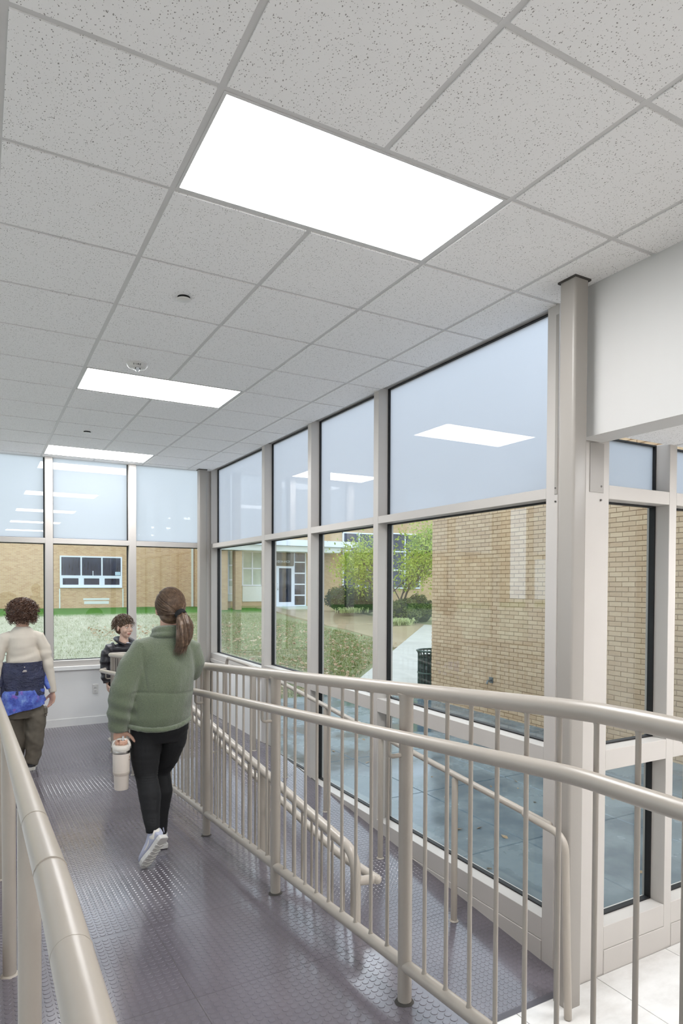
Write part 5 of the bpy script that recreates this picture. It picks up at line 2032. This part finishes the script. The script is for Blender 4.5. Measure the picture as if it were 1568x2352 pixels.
for q in (-1, 1):
    e = BM @ Vector((q * .030, -.0745, .006))
    eye = G().ell(e, (.0115, .0115, .0095), 14, 10).build('eye', M_EYEW, by, smooth=True)
    dq = (BM.to_3x3() @ Vector((.15, -1, -.05))).normalized()
    G().ell(e + dq * .0078, (.0052, .0052, .0052), 12, 8).build('iris', M_IRIS, eye, smooth=True)
    G().tube([BM @ Vector((q * .016, -.0905, .021)), BM @ Vector((q * .032, -.089, .0265)), BM @ Vector((q * .05, -.072, .0215))], [.0028, .0036, .002], 6).build('eyebrow', M_HAIRB, by, smooth=True)
    G().tube([BM @ Vector((q * .018, -.0835, .0085)), BM @ Vector((q * .030, -.0865, .0155)), BM @ Vector((q * .043, -.077, .0085))], .0022, 6).build('eyelid', M_SKIN2, by, smooth=True)
G().tube([BM @ Vector((-.022, -.0815, -.059)), BM @ Vector((-.007, -.0915, -.0565)), BM @ Vector((.007, -.0915, -.0565)), BM @ Vector((.022, -.0815, -.059))], .0042, 8).build('upper_lip', M_LIP, by, smooth=True)
G().tube([BM @ Vector((-.019, -.082, -.0655)), BM @ Vector((0, -.0925, -.068)), BM @ Vector((.019, -.082, -.0655))], .005, 8).build('lower_lip', M_LIP, by, smooth=True)
cap = G()
hl = G().ell((0, .024, .044), (.084, .096, .082), 24, 16).ell((0, .05, -.008), (.076, .058, .075), 20, 12)
xf(cap, hl, BM)
bh = garment('hair', cap, .006, 2, M_HAIRB, by, [lambda c, n_: .005 * mnoise.noise(c * 34)])
paths = []
for k in range(620):
    a, e_l = rt.uniform(0, 2 * PI), rt.uniform(-.35, 1.5)
    d_ = Vector((math.cos(a) * math.cos(e_l), math.sin(a) * math.cos(e_l), math.sin(e_l)))
    if d_.z < .34 and d_.y < -.15:
        continue
    if d_.z < .1 and d_.y < .25:
        continue
    p_ = Vector((d_.x * .083, .024 + d_.y * .096, .042 + d_.z * .083))
    tg = Vector((d_.x * .8, d_.y * .8 - .55 * max(0, d_.z), -.35 - .3 * (1 - d_.z)))
    tg = (tg - d_ * tg.dot(d_) * .75).normalized()
    sd_ = tg.cross(d_).normalized()
    ph, Lc = rt.uniform(0, 6.28), rt.uniform(.035, .065)
    pts = [BM @ (p_ + tg * (Lc * j / 8) + sd_ * (.009 * math.sin(ph + 6.5 * j / 8)) + d_ * (.007 + .011 * math.sin(ph * 2 + 5 * j / 8)) + Vector((0, 0, -.010 * (j / 8) ** 2))) for j in range(9)]
    paths.append(pts)
strands(paths, .0034, 4).build('locks', M_HAIRB, bh, smooth=True)
M_PUFF = simple('black_puffer_nylon', (40, 37, 42), .42, var=.15, var_scale=12, bump=.4, bump_scale=40, bump_dist=.008)
g = G()
secs = []
zb = 1.00
for i in range(25):
    t = i / 24
    z = zb + (zsh + .0 - zb) * t
    rx = .19 - .03 * max(0, t - .6) / .4 - (.09 * max(0, t - .9) / .1)
    ry = .14 - .02 * max(0, t - .6) / .4 - (.05 * max(0, t - .9) / .1)
    secs.append((bc_.x, YQ + .01, z, rx + .007 * math.sin(t * 22), ry + .007 * math.sin(t * 22)))
g.loft(secs, 28)
ap = [Vector((bc_.x - .10, YQ, zsh - .05)), Vector((bc_.x - .165, YQ, zsh - .07)), Q(243, 1505, 5.87), el, Q(242, 1550, 5.85), ws_ + Vector((0, 0, .01))]
fine = []
for i in range(len(ap) - 1):
    for j in range(4):
        fine.append(ap[i].lerp(ap[i + 1], j / 4))
fine.append(ap[-1])
g.tube(fine, [.068 - .022 * k / len(fine) + .006 * math.sin(k * 1.9) for k in range(len(fine))], 18)
ap = [Vector((bc_.x + .10, YQ, zsh - .05)), Vector((bc_.x + .165, YQ, zsh - .07)), Vector((bc_.x + .20, YQ - .02, zsh - .26)), Vector((bc_.x + .16, YQ - .08, zsh - .45))]
g.tube(ap, [.066, .068, .06, .046], 18)
garment('puffer_jacket', g, .008, 2, M_PUFF, by, [wr(.010, (14, 14, 22), 4)])
# open collar and white shirt
cl = G()
fd = (BM.to_3x3() @ Vector((0, -1, 0)))
fd.z = 0
fd.normalize()
lf = Vector((-fd.y, fd.x, 0))
cc_ = Vector((bc_.x + .002, YQ + .03, zsh + .005))
pts = []
for k in range(15):
    a = -2.45 + 4.9 * k / 14
    dirv = -fd * math.cos(a) + lf * math.sin(a)
    pts.append(cc_ + dirv * (.086 + .012 * abs(a) / 2.45) + Vector((0, 0, .04 - .06 * (abs(a) / 2.45) ** 2)))
cl.tube(pts, [(.04, .015)] * 15, 10)
garment('jacket_collar', cl, .006, 2, M_PUFF, by)
G().ell(cc_ + fd * .062 + Vector((0, 0, -.05)), (.055, .05, .055), 16, 10).build('white_shirt', simple('white_cotton', (226, 228, 236), .85), by, smooth=True)
M_DENIM = simple('dark_trousers', (46, 48, 60), .85)
g = G()
g.loft([(bc_.x, YQ, .88, .13, .1), (bc_.x, YQ, 1.04, .15, .11)], 20)
for q in (-1, 1):
    g.tube([(bc_.x + q * .07, YQ, .95), (bc_.x + q * .075, YQ, .68), (bc_.x + q * .075, YQ + .02, LAND + .05)], [.09, .07, .06], 14)
garment('trousers', g, .009, 2, M_DENIM, by)
for q in (-1, 1):
    gu, gs = G(), G()
    shoe(gu, gs, (bc_.x + q * .08, YQ + .06, LAND + .005), (bc_.x + q * .09, YQ - .17, LAND + .005), .09, (0, 0, 1), .024)
    gs.build('sole', M_SOCK, by, weld=True)
    garment('shoe_upper', gu, .007, 1, M_DSHOE, by)
